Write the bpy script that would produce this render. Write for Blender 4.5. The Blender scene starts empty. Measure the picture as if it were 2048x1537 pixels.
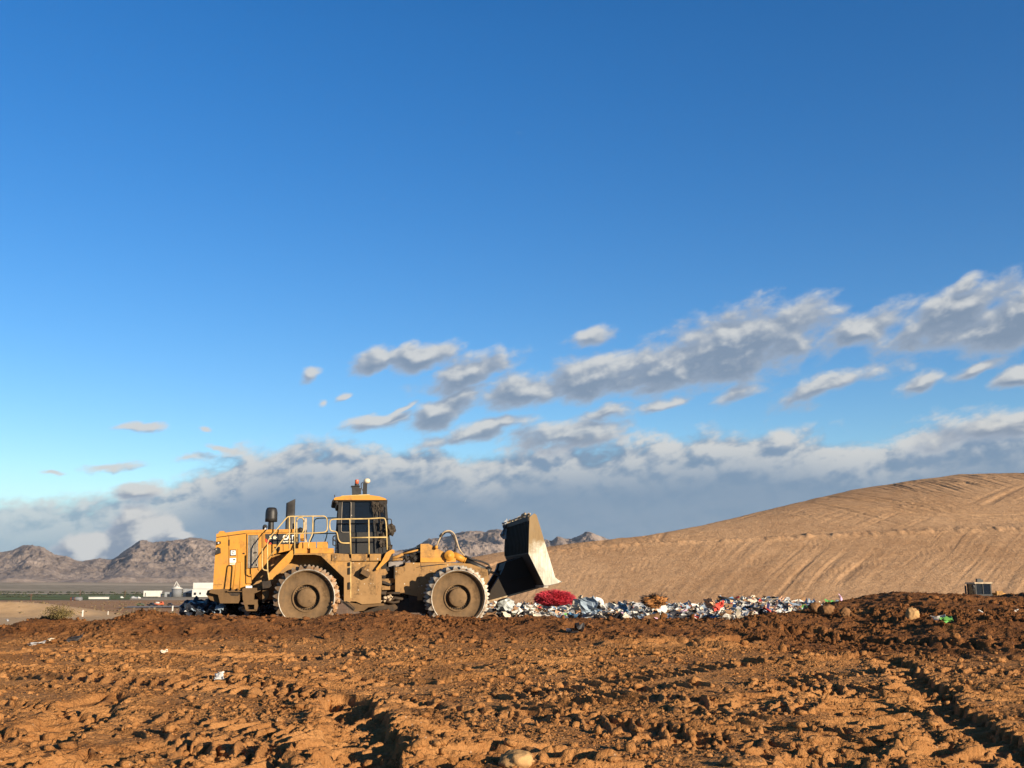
import bpy, bmesh, math, random
import numpy as np
from mathutils import Vector, Matrix, noise as mnoise
R = math.radians
random.seed(7); rng = np.random.default_rng(11)
C = bpy.context.scene.collection

# ------------------------------------------------------------------ camera geometry
F = 2180.0; CX = 1024.0; CY = 768.5; HOR = 1180.0; CAMZ = 1.65
PITCH = math.atan((HOR - CY) / F); CP, SP = math.cos(PITCH), math.sin(PITCH)
CAM = Vector((0, 0, CAMZ))
def ray(u, v):
    a, b = (u - CX) / F, (CY - v) / F
    return Vector((a, CP - SP * b, SP + CP * b))
def at(u, v, Y):
    d = ray(u, v); return CAM + d * (Y / d.y)
def azel(u, v):
    d = ray(u, v); return math.atan2(d.x, d.y), math.atan2(d.z, math.hypot(d.x, d.y))
SUN_AZ, SUN_EL = R(134), R(12.0)          # clockwise from +Y
SUN = Vector((math.sin(SUN_AZ) * math.cos(SUN_EL), math.cos(SUN_AZ) * math.cos(SUN_EL), math.sin(SUN_EL)))

# ------------------------------------------------------------------ numpy noise
def _h(ix, iy, s):
    h = ix.astype(np.int32).view(np.uint32) * np.uint32(374761393) + iy.astype(np.int32).view(np.uint32) * np.uint32(668265263) + np.uint32(s * 974711 & 0xffffffff)
    h ^= h >> np.uint32(13); h *= np.uint32(1274126177); h ^= h >> np.uint32(15); h *= np.uint32(2246822519); h ^= h >> np.uint32(16)
    return (h & np.uint32(0xffffff)) * (1.0 / 0xffffff)
def gnoise(x, y, s=0):
    ix, iy = np.floor(x), np.floor(y); fx, fy = x - ix, y - iy
    u = fx * fx * fx * (fx * (fx * 6 - 15) + 10); w = fy * fy * fy * (fy * (fy * 6 - 15) + 10)
    def g(i, j):
        a = _h(ix + i, iy + j, s) * 6.2831853
        return np.cos(a) * (fx - i) + np.sin(a) * (fy - j)
    return ((g(0, 0) * (1 - u) + g(1, 0) * u) * (1 - w) + (g(0, 1) * (1 - u) + g(1, 1) * u) * w) * 1.5
def fbm(x, y, o=4, s=0, gain=.5, ridge=False):
    t = 0; a = 1.0; n = 0
    for k in range(o):
        v = gnoise(x + 17.3 * k, y - 9.1 * k, s + k)
        if ridge: v = 1 - 2 * np.abs(v)
        t = t + a * v; n += a; a *= gain; x = x * 2.03; y = y * 2.03
    return t / n
def clods(x, y, s, rmin=.12, rmax=.5, keep=.75):
    ix, iy = np.floor(x), np.floor(y); out = np.zeros_like(x)
    for i in (-1, 0, 1):
        for j in (-1, 0, 1):
            cx, cy = ix + i, iy + j
            px = cx + _h(cx, cy, s); py = cy + _h(cx, cy, s + 1)
            r = rmin + (rmax - rmin) * _h(cx, cy, s + 2) ** 2.2
            a = _h(cx, cy, s + 3) * 6.283; e = .65 + .7 * _h(cx, cy, s + 4)
            dx, dy = x - px, y - py
            p = np.abs(dx * np.cos(a) + dy * np.sin(a)) * e; q = np.abs(-dx * np.sin(a) + dy * np.cos(a)) / e
            d = (p ** 2.6 + q ** 2.6) ** (1 / 2.6)
            b = np.minimum(1, np.maximum(0, 1 - d / r) * 2.2) * r * (_h(cx, cy, s + 5) < keep)
            out = np.maximum(out, b)
    return out
def sstep(a, b, x):
    t = np.clip((x - a) / (b - a), 0, 1); return t * t * (3 - 2 * t)

# ------------------------------------------------------------------ node helpers
class NT:
    def __init__(s, tree): s.t = tree; s.x = 0
    def n(s, typ, **kw):
        nd = s.t.nodes.new(typ); s.x += 40; nd.location = (s.x, 0)
        ins = kw.pop('ins', {})
        for k, v in kw.items(): setattr(nd, k, v)
        for k, v in ins.items():
            if isinstance(v, bpy.types.NodeSocket): s.t.links.new(v, nd.inputs[k])
            else: nd.inputs[k].default_value = v
        return nd
    def math(s, op, a, b=0.0, c=0.0, clamp=False):
        return s.n('ShaderNodeMath', operation=op, use_clamp=clamp, ins={0: a, 1: b, 2: c}).outputs[0]
    def vm(s, op, a, b=(0, 0, 0), out=0):
        return s.n('ShaderNodeVectorMath', operation=op, ins={0: a, 1: b}).outputs[out]
    def noise(s, vec, scale, detail=4, rough=.55, dist=0.0, out='Fac'):
        return s.n('ShaderNodeTexNoise', ins={'Vector': vec, 'Scale': scale, 'Detail': detail, 'Roughness': rough, 'Distortion': dist}).outputs[out]
    def ramp(s, f, a, b, lo=0.0, hi=1.0):
        return s.n('ShaderNodeMapRange', interpolation_type='SMOOTHSTEP', ins={0: f, 1: a, 2: b, 3: lo, 4: hi}).outputs[0]
    def mix(s, f, a, b):
        nd = s.n('ShaderNodeMix', data_type='RGBA')
        for i, v in ((0, f), (6, a), (7, b)):
            if isinstance(v, bpy.types.NodeSocket): s.t.links.new(v, nd.inputs[i])
            else: nd.inputs[i].default_value = v if i == 0 else (*v, 1)
        return nd.outputs[2]
def mat(name, rough=.8, metal=0.0, spec=.3):
    m = bpy.data.materials.new(name); m.use_nodes = True
    t = NT(m.node_tree); b = m.node_tree.nodes['Principled BSDF']
    b.inputs['Roughness'].default_value = rough; b.inputs['Metallic'].default_value = metal
    b.inputs['Specular IOR Level'].default_value = spec
    return m, t, b
def bump(t, b, h, strength, dist):
    nd = t.n('ShaderNodeBump', ins={'Strength': strength, 'Distance': dist, 'Height': h})
    t.t.links.new(nd.outputs[0], b.inputs['Normal'])
def setc(t, b, c, k='Base Color'): t.t.links.new(c, b.inputs[k])
def plain(name, col, rough=.7, metal=0.0, spec=.3, var=.25, scale=6.0, bmp=.0):
    m, t, b = mat(name, rough, metal, spec)
    co = t.n('ShaderNodeTexCoord').outputs['Object']
    f = t.noise(co, scale, 5, .6)
    lo = tuple(c * (1 - var) for c in col); hi = tuple(min(1, c * (1 + var)) for c in col)
    setc(t, b, t.mix(t.ramp(f, .3, .7), lo, hi))
    if bmp: bump(t, b, t.noise(co, scale * 4, 4), bmp, .02)
    return m
DUST = (.27, .165, .075)
def coated(name, col, dirt0=.45, dirt1=.75, low=.0, rough=.5, metal=0.0, spots=0.0, dust=DUST, spec=.3, grime=0.0):
    """a painted or steel skin under dust, thicker towards the bottom of the machine (mud thrown up), scratches and splashes"""
    m, t, b = mat(name, rough, metal, spec)
    co = t.n('ShaderNodeTexCoord').outputs['Object']
    big = t.noise(co, 1.3, 6, .62); fine = t.noise(co, 9, 6, .7); st = t.noise(t.vm('MULTIPLY', co, (9, 9, .8)), 1.6, 4, .6)
    z = t.n('ShaderNodeSeparateXYZ', ins={0: co}).outputs[2]
    mud = t.math('MULTIPLY', t.ramp(z, 2.3, .9), low)
    f = t.math('ADD', t.math('ADD', t.math('MULTIPLY', big, .5), t.math('MULTIPLY', fine, .32)), t.math('MULTIPLY', st, .18))
    f = t.ramp(t.math('ADD', f, mud), dirt0, dirt1)
    dcol = t.mix(t.noise(co, 5, 4), tuple(c * .72 for c in dust), tuple(c * 1.25 for c in dust))
    c = t.mix(t.math('MULTIPLY', f, .9), t.mix(t.noise(co, 3, 3), tuple(x * .9 for x in col), tuple(min(1, x * 1.08) for x in col)), dcol)
    if spots:
        vo = t.n('ShaderNodeTexVoronoi', ins={'Vector': co, 'Scale': 11.0})
        dist = t.math('ADD', vo.outputs['Distance'], t.math('MULTIPLY', t.noise(co, 40, 2), .25))
        pick = t.math('GREATER_THAN', t.n('ShaderNodeSeparateColor', ins={0: vo.outputs['Color']}).outputs[0], 1 - spots)
        c = t.mix(t.math('MULTIPLY', t.ramp(dist, .36, .26), pick), c, (.62, .56, .45))
    if grime:
        gn = t.math('ADD', t.math('MULTIPLY', t.noise(t.vm('MULTIPLY', co, (1.6, 1.6, .7)), 1.5, 6, .68), .7), t.math('MULTIPLY', t.noise(co, 14, 3, .6), .3))
        c = t.mix(t.math('MULTIPLY', t.ramp(gn, .50, .64), grime), c, (.085, .052, .026))
    setc(t, b, c)
    setc(t, b, t.math('MULTIPLY_ADD', f, .4, rough), 'Roughness')
    bump(t, b, t.math('ADD', fine, big), .25, .02)
    return m

# ------------------------------------------------------------------ mesh helpers
def link(o, parent=None):
    C.objects.link(o)
    if parent is not None: o.parent = parent
    return o
def fin(name, bm, m, parent=None, smooth=False, bevel=0.0, loc=None):
    if bevel:
        bmesh.ops.bevel(bm, geom=[e for e in bm.edges if len(e.link_faces) == 2 and e.calc_face_angle(0) > .5], offset=bevel, segments=2, affect='EDGES', profile=.6, clamp_overlap=True)
    bmesh.ops.recalc_face_normals(bm, faces=bm.faces)
    me = bpy.data.meshes.new(name); bm.to_mesh(me); bm.free()
    for mm in (m if isinstance(m, (list, tuple)) else [m]): me.materials.append(mm)
    if smooth: me.polygons.foreach_set('use_smooth', [True] * len(me.polygons))
    o = bpy.data.objects.new(name, me)
    if loc is not None: o.location = loc
    return link(o, parent)
def tag(o, label=None, cat=None, group=None, kind=None):
    for k, v in (('label', label), ('category', cat), ('group', group), ('kind', kind)):
        if v: o[k] = v
    return o
def empty(name, loc, rz=0.0):
    o = bpy.data.objects.new(name, None); o.location = loc; o.rotation_euler = (0, 0, rz); o.empty_display_size = .3
    return link(o)
def prism(bm, poly, y0, y1, mi=0):
    a = [bm.verts.new((x, y0, z)) for x, z in poly]; b = [bm.verts.new((x, y1, z)) for x, z in poly]
    n = len(poly); fs = [bm.faces.new(a), bm.faces.new(list(reversed(b)))]
    for i in range(n): fs.append(bm.faces.new((a[i], b[i], b[(i + 1) % n], a[(i + 1) % n])))
    for f in fs: f.material_index = mi
    return fs
def box(bm, x0, x1, y0, y1, z0, z1, mi=0): return prism(bm, [(x0, z0), (x1, z0), (x1, z1), (x0, z1)], y0, y1, mi)
def hexa(bm, near, far):
    a = [bm.verts.new(p) for p in near]; b = [bm.verts.new(p) for p in far]; n = len(a)
    bm.faces.new(a); bm.faces.new(list(reversed(b)))
    for i in range(n): bm.faces.new((a[i], b[i], b[(i + 1) % n], a[(i + 1) % n]))
def rnd(pts, k=3, r=.4):
    """round the corners of a polyline"""
    pts = [Vector(p) for p in pts]; out = [pts[0]]
    for i in range(1, len(pts) - 1):
        a, b, c = pts[i - 1], pts[i], pts[i + 1]
        d0 = min(r, (a - b).length * .45); d1 = min(r, (c - b).length * .45)
        p0 = b + (a - b).normalized() * d0; p1 = b + (c - b).normalized() * d1
        for j in range(k + 1):
            t = j / k; out.append(p0 * (1 - t) ** 2 + b * 2 * t * (1 - t) + p1 * t * t)
    out.append(pts[-1]); return out
def tube(bm, pts, r, n=8, mi=0, r1=None, cap=True):
    pts = [Vector(p) for p in pts]; r1 = r if r1 is None else r1
    T = (pts[1] - pts[0]).normalized(); N = T.orthogonal().normalized(); rings = []
    for i, p in enumerate(pts):
        if i: 
            t = (pts[min(i + 1, len(pts) - 1)] - pts[i - 1]).normalized()
            N = (N - t * N.dot(t)).normalized(); T = t
        B = T.cross(N); rr = r + (r1 - r) * i / (len(pts) - 1)
        rings.append([bm.verts.new(p + (N * math.cos(k * 6.28319 / n) + B * math.sin(k * 6.28319 / n)) * rr) for k in range(n)])
    for a, b in zip(rings, rings[1:]):
        for k in range(n):
            f = bm.faces.new((a[k], a[(k + 1) % n], b[(k + 1) % n], b[k])); f.material_index = mi; f.smooth = True
    if cap:
        for q in (rings[0], list(reversed(rings[-1]))):
            f = bm.faces.new(q); f.material_index = mi
def lathe(bm, prof, axis, o, n=40, mi=0, smooth=True, cap=True):
    """prof: (radius, along) ; axis 'y' or 'z'"""
    rings = []
    for r, h in prof:
        ring = []
        for k in range(n):
            a = 6.2831853 * k / n
            p = (r * math.cos(a), h, r * math.sin(a)) if axis == 'y' else (r * math.cos(a), r * math.sin(a), h)
            ring.append(bm.verts.new(Vector(p) + Vector(o)))
        rings.append(ring)
    for a, b in zip(rings, rings[1:]):
        for k in range(n):
            f = bm.faces.new((a[k], b[k], b[(k + 1) % n], a[(k + 1) % n])); f.material_index = mi; f.smooth = smooth
    for q in (rings[0], rings[-1]) if cap else (): bm.faces.new(q).material_index = mi
_ico = {}
def lump(bm, c, s, amp=.25, seed=0, sub=2, mi=0, freq=1.6):
    if sub not in _ico:
        t_ = bmesh.new(); bmesh.ops.create_icosphere(t_, subdivisions=sub, radius=1)
        _ico[sub] = ([v.co.copy() for v in t_.verts], [[v.index for v in f.verts] for f in t_.faces]); t_.free()
    off = Vector((seed * 3.1, seed * 1.7, seed * .9)); c = Vector(c); vs = []
    for p in _ico[sub][0]:
        d = 1 + amp * mnoise.fractal(p * freq + off, .7, 2.1, 4)
        vs.append(bm.verts.new((p.x * s[0] * d + c.x, p.y * s[1] * d + c.y, p.z * s[2] * d + c.z)))
    for f in _ico[sub][1]: bm.faces.new([vs[k] for k in f]).material_index = mi
    return vs
def npmesh(name, V, Fq, m, smooth=True, attr=None):
    me = bpy.data.meshes.new(name)
    me.vertices.add(len(V)); me.vertices.foreach_set('co', V.astype(np.float32).ravel())
    k = Fq.shape[1]
    me.loops.add(Fq.size); me.loops.foreach_set('vertex_index', Fq.astype(np.int32).ravel())
    me.polygons.add(len(Fq)); me.polygons.foreach_set('loop_start', np.arange(0, Fq.size, k, dtype=np.int32))
    if smooth: me.polygons.foreach_set('use_smooth', np.ones(len(Fq), bool))
    for kk, a in (attr or {}).items():
        at_ = me.attributes.new(kk, 'FLOAT', 'POINT'); at_.data.foreach_set('value', a.astype(np.float32).ravel())
    me.update(calc_edges=True); me.validate()
    me.materials.append(m)
    return link(bpy.data.objects.new(name, me))
def gridfaces(nr, nc):
    i = np.arange(nr * nc).reshape(nr, nc)
    return np.stack([i[:-1, :-1], i[:-1, 1:], i[1:, 1:], i[1:, :-1]], -1).reshape(-1, 4)
def crumple(bm, c, size, amp, seed, n=5, mi=0, tilt=None, aspect=1.0, thick=0.0):
    """a crumpled sheet: bag, paper, rag"""
    rr = random.Random(seed)
    rot = Matrix.Rotation(rr.uniform(0, 6.28), 3, 'Z') @ Matrix.Rotation(tilt if tilt is not None else rr.uniform(-1.1, 1.1), 3, 'X') @ Matrix.Rotation(rr.uniform(-.6, .6), 3, 'Y')
    off = Vector((rr.uniform(0, 90), rr.uniform(0, 90), rr.uniform(0, 90))); vs = []
    for i in range(n):
        for j in range(n):
            p = Vector((i / (n - 1) - .5, (j / (n - 1) - .5) * aspect, 0))
            edge = 1 + .25 * mnoise.noise(p * 3 + off)
            q = p * edge; nz = mnoise.noise_vector(p * 3.2 + off) * amp + mnoise.noise_vector(p * 7.5 - off) * amp * .45
            vs.append(bm.verts.new(rot @ ((q + nz) * size) + Vector(c)))
    for i in range(n - 1):
        for j in range(n - 1):
            a, b, d, e = vs[i * n + j], vs[(i + 1) * n + j], vs[(i + 1) * n + j + 1], vs[i * n + j + 1]
            for tr in ((a, b, d), (a, d, e)): bm.faces.new(tr).material_index = mi
    return vs
def text_obj(name, body, size, m, parent, loc, rot, shear=0.0, bold=.02, ex=.004, sx=1.0):
    cu = bpy.data.curves.new(name, 'FONT'); cu.body = body; cu.size = size; cu.extrude = ex; cu.offset = bold * size; cu.shear = shear
    tmp = bpy.data.objects.new(name + '_tmp', cu); C.objects.link(tmp); bpy.context.view_layer.update()
    me = bpy.data.meshes.new_from_object(tmp.evaluated_get(bpy.context.evaluated_depsgraph_get()))
    bpy.data.objects.remove(tmp); bpy.data.curves.remove(cu); me.name = name
    me.transform(Matrix.LocRotScale(None, rot, None) @ Matrix.Diagonal((sx, 1, 1, 1)))
    me.transform(Matrix.Translation(loc)); me.materials.clear(); me.materials.append(m)
    return link(bpy.data.objects.new(name, me), parent)

# ------------------------------------------------------------------ near ground
CREST = [(-700,1262),(-300,1256),(0,1247),(60,1240),(118,1231),(150,1236),(200,1238),(250,1233),(300,1219),(325,1221),(370,1228),(440,1227),(520,1229),(600,1234),(640,1230),(700,1225),(760,1219),(800,1219),(850,1228),(900,1231),(960,1232),(1100,1230),(1200,1233),(1300,1236),(1400,1236),(1470,1232),(1550,1226),(1600,1217),(1650,1207),(1700,1196),(1740,1188),(1780,1183),(1840,1184),(1900,1187),(1960,1190),(2010,1185),(2060,1182),(2300,1178),(2900,1180)]
cu_, cv_ = np.array(CREST, float).T
def crest_y(u): return 29.0 + 3.0 * sstep(1500, 1750, u)
def base_h(x, y):
    u = CX + F * x / y
    yc = crest_y(u); uc = CX + F * x / yc
    zc = CAMZ - (np.interp(uc, cu_, cv_) - HOR) / F * yc
    near = .10 * sstep(10, 16, y) + .30 * sstep(14, 24.5, y)
    mound = sstep(1500, 1750, uc)
    t = np.clip((y - (24.0 - 3.5 * mound)) / (yc - 24.0 + 3.5 * mound), 0, 1)
    up = near + (zc - near) * (t * t * (3 - 2 * t)) ** (1.0)
    # behind the crest: down to the level the machine stands on, then a slope on the left
    zb = .56 - 4.2 * sstep(34, 52, y) * (1 - sstep(-8.5, -5.5, x)) + mound * (-1.3) * sstep(0, 8, y - yc) - .5 * sstep(42, 47, y) * sstep(-8, -5, x)
    dn = zc + (zb - zc) * sstep(0, 3.4 + 3 * mound, y - yc - .3)
    return np.where(y < yc, up, dn)
def ground_at(u, v):
    """where the pixel's ray meets the smooth ground (a point to stand things on)"""
    y = 20.0
    lo, hi = 6.0, 46.0
    d = ray(u, v)
    prev = None
    for k in range(800):
        y = 6 + k * .05
        p = CAM + d * (y / d.y)
        if p.z <= float(base_h(np.array([p.x]), np.array([y]))[0]): break
    return p
TR = []   # ruts and cleat tracks: (pixel polyline, half width, depth, rim, cleat amplitude, cleat pitch, skew)
def track(px, hw, dep, rim, ca=0.0, cp=.32, sk=.6):
    TR.append(([ground_at(u, v).xy for u, v in px], hw, dep, rim, ca, cp, sk))
track([(725,1640),(722,1537),(728,1470),(716,1424),(690,1404)], .42, .21, .07, .05, .36); track([(715,1425),(640,1402),(560,1386),(470,1372),(380,1358)], .34, .08, .05, .06, .40, .8)
track([(760,1395),(880,1418),(1010,1437),(1100,1450)], .22, .06, .04, .06, .38)
track([(1075,1434),(1180,1448),(1290,1462),(1420,1480),(1530,1500),(1640,1530),(1760,1580)], .42, .07, .03, .062, .45, .9)
track([(980,1400),(1100,1384),(1220,1366),(1330,1350),(1450,1335),(1600,1322)], .30, .02, .015, .07, .36, -.3)
track([(1000,1430),(1110,1411),(1250,1390),(1400,1372)], .26, .02, .015, .07, .38, -.3)
track([(1530,1640),(1640,1530),(1700,1480),(1745,1430),(1690,1395),(1580,1375)], .48, .09, .03, .065, .42, .2)
track([(2080,1540),(1960,1470),(1890,1415),(1845,1372),(1800,1340),(1770,1318)], .34, .15, .05, .05, .36)
track([(1640,1535),(1740,1506),(1830,1500),(1930,1520),(2060,1545)], .36, .04, .02, .068, .40, .4)
track([(930,1337),(1010,1336),(1080,1332),(1160,1318)], .25, .02, .015, .07, .38)
track([(-60,1475),(60,1490),(120,1462),(170,1432),(200,1405)], .42, .11, .05, .05, .4)
track([(120,1560),(200,1515),(300,1500),(420,1515),(520,1540)], .36, .07, .04, .06, .4)
track([(-60,1410),(40,1412),(110,1420),(180,1440)], .26, .07, .05, .05, .35)
track([(1130,1347),(1000,1352),(880,1368),(760,1372),(640,1352)], .25, .02, .015, .07, .38)
track([(1250,1290),(1350,1285),(1430,1292),(1490,1278)], .40, .14, .10, .05, .5)
track([(1560,1330),(1700,1318),(1830,1312),(1960,1318),(2100,1322)], .34, .08, .06, .05, .4)
track([(1420,1420),(1500,1408),(1520,1395),(1600,1392)], .34, .08, .05, .04, .4)
track([(860,1537),(960,1505),(1060,1512),(1150,1530)], .3, .08, .05, .05, .4)
track([(1480,1250),(1620,1262),(1800,1282),(2000,1290),(2100,1300)], .40, .12, .06, .05, .5)
for k, pl in enumerate(([(-80,1340),(120,1336),(330,1345),(520,1362),(700,1378)], [(-80,1362),(150,1358),(380,1372),(560,1395)], [(820,1330),(1000,1316),(1200,1306),(1400,1300)], [(700,1440),(900,1470),(1080,1500),(1240,1545)], [(640,1470),(800,1500),(960,1545)],
        [(1130,1405),(1300,1400),(1480,1412),(1640,1430)], [(1180,1432),(1330,1424),(1500,1440)], [(1560,1370),(1700,1352),(1880,1345),(2080,1352)], [(1600,1395),(1760,1378),(1940,1390),(2080,1410)], [(300,1440),(440,1450),(600,1480),(700,1540)], [(250,1470),(400,1482),(560,1520)],
        [(-60,1310),(150,1304),(350,1308),(560,1316),(760,1310)], [(420,1330),(600,1322),(800,1300)], [(1880,1545),(1800,1480),(1760,1430),(1800,1400),(1900,1385),(2060,1375)], [(1330,1480),(1460,1460),(1600,1462),(1720,1470)], [(-60,1515),(60,1530),(160,1560)])):
    track(pl, .24 + .04 * (k % 3), .020, .010, .060 + .012 * (k % 2), .30 + .03 * (k % 4), (-.6, .5, .9, -.3)[k % 4])
def make_ground():
    th = np.concatenate([np.linspace(-40, -27, 70)[:-1], np.linspace(-27, 27, 1050), np.linspace(27, 48, 130)[1:]]) * math.pi / 180
    r = np.concatenate([np.geomspace(5.5, 9.6, 70)[:-1], np.geomspace(9.6, 34, 1050), np.geomspace(34, 50, 90)[1:]])
    T, Rr = np.meshgrid(th, r)
    x = Rr * np.sin(T); y = Rr * np.cos(T)
    z = base_h(x, y)
    u = CX + F * x / np.maximum(y, 1); uc = CX + F * x / 29
    yc = crest_y(u)
    # lumps and clods
    wx = x + .25 * fbm(x * .7, y * .7, 3, 40); wy = y + .25 * fbm(x * .7 + 9, y * .7, 3, 41)
    soft = sstep(-.15, .35, fbm(x * .35, y * .5, 3, 3))          # rougher and smoother patches
    ridge = sstep(24.5, 27.0, y) * (1 - sstep(1350, 1500, uc)) + sstep(20.5, 24, y) * sstep(1350, 1500, uc); ridge = np.clip(ridge, 0, 1)
    damp = 1 - .25 * ridge
    d = .050 * fbm(wx * .6, wy * .6, 4, 5) + .018 * fbm(wx * 1.7, wy * 1.7, 4, 15, ridge=True) * (.5 + .5 * soft)
    flat = np.zeros_like(x); dz = np.zeros_like(x); rim = np.zeros_like(x)
    for pl, hw, dep, rm, ca, cp, sk in TR:
        best = np.full(x.shape, 9.0); bs = np.zeros_like(x); bd = np.zeros_like(x); acc = 0.0
        xs = [p[0] for p in pl]; ys = [p[1] for p in pl]
        m = (x > min(xs) - 1.5) & (x < max(xs) + 1.5) & (y > min(ys) - 1.5) & (y < max(ys) + 1.5)
        X, Y = wx[m], wy[m]; B = np.full(X.shape, 9.0); S = np.zeros_like(X); D = np.zeros_like(X)
        for p, q in zip(pl, pl[1:]):
            ex, ey = q[0] - p[0], q[1] - p[1]; L = math.hypot(ex, ey) + 1e-6; ex /= L; ey /= L
            t = np.clip((X - p[0]) * ex + (Y - p[1]) * ey, 0, L)
            ox, oy = X - p[0] - ex * t, Y - p[1] - ey * t; dd = np.hypot(ox, oy); sd = ox * -ey + oy * ex
            k = dd < B; B[k] = dd[k]; S[k] = (acc + t)[k]; D[k] = sd[k]; acc += L
        ph = (S + sk * D) / cp
        cl = np.abs(((ph + .12 * gnoise(X * 2, Y * 2, 77)) % 1) - .5) * 2
        var = .45 + .55 * sstep(-.4, .4, gnoise(S * 1.1, D * 0 + 3, 5))
        comb = 1 + .34 * (sstep(.25, .7, cl) - .5) * (abs(ca) > .045)
        ins = 1 - sstep(hw * .84, hw * 1.06, B * comb + .05 * gnoise(X * 4, Y * 4, 78))
        dz[m] += -dep * var * ins + 1.2 * ca * (.35 + .65 * var) * ins * (1 - sstep(.08, .34, cl))
        # prints of single cleats inside the track: steep small pits
        qd = D / (hw * .62); pit = sstep(.30, .16, np.abs(((ph * 1.0 + .5 * (np.floor(qd) % 2)) % 1) - .5)) * sstep(.42, .26, np.abs((qd % 1) - .5)) * ins
        dz[m] -= .02 * pit * (gnoise(X * 1.3, Y * 1.3, 88) > -.15)
        rim[m] = np.maximum(rim[m], rm * np.exp(-((B - hw * 1.25) / (hw * .42)) ** 2) * (.35 + .65 * var) * (.6 + .5 * sstep(.3, .75, cl)))
        flat[m] = np.maximum(flat[m], ins)
    d += dz + rim
    dens = np.clip((.10 + .62 * soft) * (1 - .95 * flat) + .8 * rim, 0, 1.0)
    cx_, cy_ = wx + .08 * gnoise(x * 6, y * 6, 91) + .025 * gnoise(x * 13, y * 13, 92), wy + .08 * gnoise(x * 6, y * 6, 93) + .025 * gnoise(x * 13, y * 13, 94)
    c = .5 * clods(cx_ * 2.6, cy_ * 2.6, 201, .08, .34, .08) * .17 + 1.0 * clods(cx_ * 6.2, cy_ * 6.2, 301, .08, .40, .16) * .085
    # torn plates and crumbs with steep ragged edges, and holes between them
    f1 = fbm(cx_ * 2.4, cy_ * 2.4, 6, 56, .62); f2 = fbm(x * 6.5, y * 6.5, 5, 156, .62); f3 = fbm(x * 15, y * 15, 3, 256, .6)
    pl = .020 * sstep(.17, .25, f1) + .020 * sstep(.17, .25, f2) * (.6 + .8 * soft) + .010 * sstep(.14, .26, f3)
    ho = .028 * sstep(.22, .36, fbm(cx_ * 1.5 + 40, cy_ * 1.5, 6, 356, .6)) + .028 * sstep(.20, .34, fbm(x * 4.2 + 11, y * 4.2, 5, 456, .6))
    d += .7 * c * dens * (1 + .3 * ridge) + 1.35 * pl * (.30 + .9 * np.clip(dens, 0, 1)) * (1 - .7 * flat) * (1 + .5 * ridge) - ho * (1 - .5 * ridge) * (.3 + .5 * dens) * (1 - .6 * flat)
    # the pushed-up ridge: shallow gullies and a ragged lip
    d += ridge * (.10 * fbm(wx * .9 + .25 * y, wy * .55, 4, 25, ridge=True) - .12 + .045 * fbm(x * 3, y * 3, 3, 26))
    d *= 1 - sstep(38, 46, y) * .6
    z = z + d
    moist = np.clip(ridge * .95 * sstep(-.45, .1, fbm(x * .5, y * .9, 3, 60) + .35 * ridge) + .35 * sstep(1500, 2050, u) * sstep(14, 22, y), 0, 1)
    moist = np.clip(moist + .22 * fbm(x * 1.2, y * 1.2, 4, 61) * (.4 + moist), 0, 1)
    m, t, b = mat('dirt', .95, 0, .12)
    co = t.n('ShaderNodeTexCoord').outputs['Object']
    mo = t.n('ShaderNodeAttribute', attribute_name='moist').outputs['Fac']
    n1 = t.noise(co, .8, 6, .66); n2 = t.noise(co, 14, 5, .7)
    f = t.math('ADD', t.math('MULTIPLY', n1, .55), t.math('MULTIPLY', n2, .45))
    dry = t.mix(t.ramp(f, .33, .68), DRY0, DRY1); wet = t.mix(t.ramp(f, .33, .68), WET0, WET1)
    peb = t.n('ShaderNodeTexVoronoi', ins={'Vector': co, 'Scale': 21.0})
    pk = t.math('MULTIPLY', t.math('GREATER_THAN', t.n('ShaderNodeSeparateColor', ins={0: peb.outputs['Color']}).outputs[0], .965), t.ramp(peb.outputs['Distance'], .3, .2))
    col = t.mix(mo, dry, wet); col = t.mix(t.math('MULTIPLY', pk, .5), col, (.62, .45, .30))
    setc(t, b, col)
    v1 = t.n('ShaderNodeTexVoronoi', ins={'Vector': t.vm('ADD', co, t.vm('MULTIPLY', t.noise(co, 25, 3, .6, out='Color'), (.05, .05, .05))), 'Scale': 26.0}).outputs['Distance']
    bump(t, b, t.math('ADD', t.math('SUBTRACT', t.noise(co, 17, 6, .72), t.math('MULTIPLY', v1, .45)), t.math('MULTIPLY', t.noise(co, 80, 3, .6), .25)), 1.0, .042)
    nr, nc = x.shape
    o = npmesh('ground', np.stack([x, y, z], -1).reshape(-1, 3), gridfaces(nr, nc), m, True, {'moist': moist.ravel()})
    tag(o, 'rutted orange brown dirt with clods and cleat tracks in front of the compactor', 'ground', kind='structure')
    return m, (th, r, z)
DRY0, DRY1 = (.30, .130, .042), (.51, .252, .092)
WET0, WET1 = (.15, .060, .020), (.27, .115, .04)
DIRT, GR = make_ground()
def gz(x, y):
    th, r, z = GR
    i = int(np.clip(np.searchsorted(r, math.hypot(x, y)), 1, len(r) - 1)); j = int(np.clip(np.searchsorted(th, math.atan2(x, y)), 1, len(th) - 1))
    return float(z[i, j])
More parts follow.
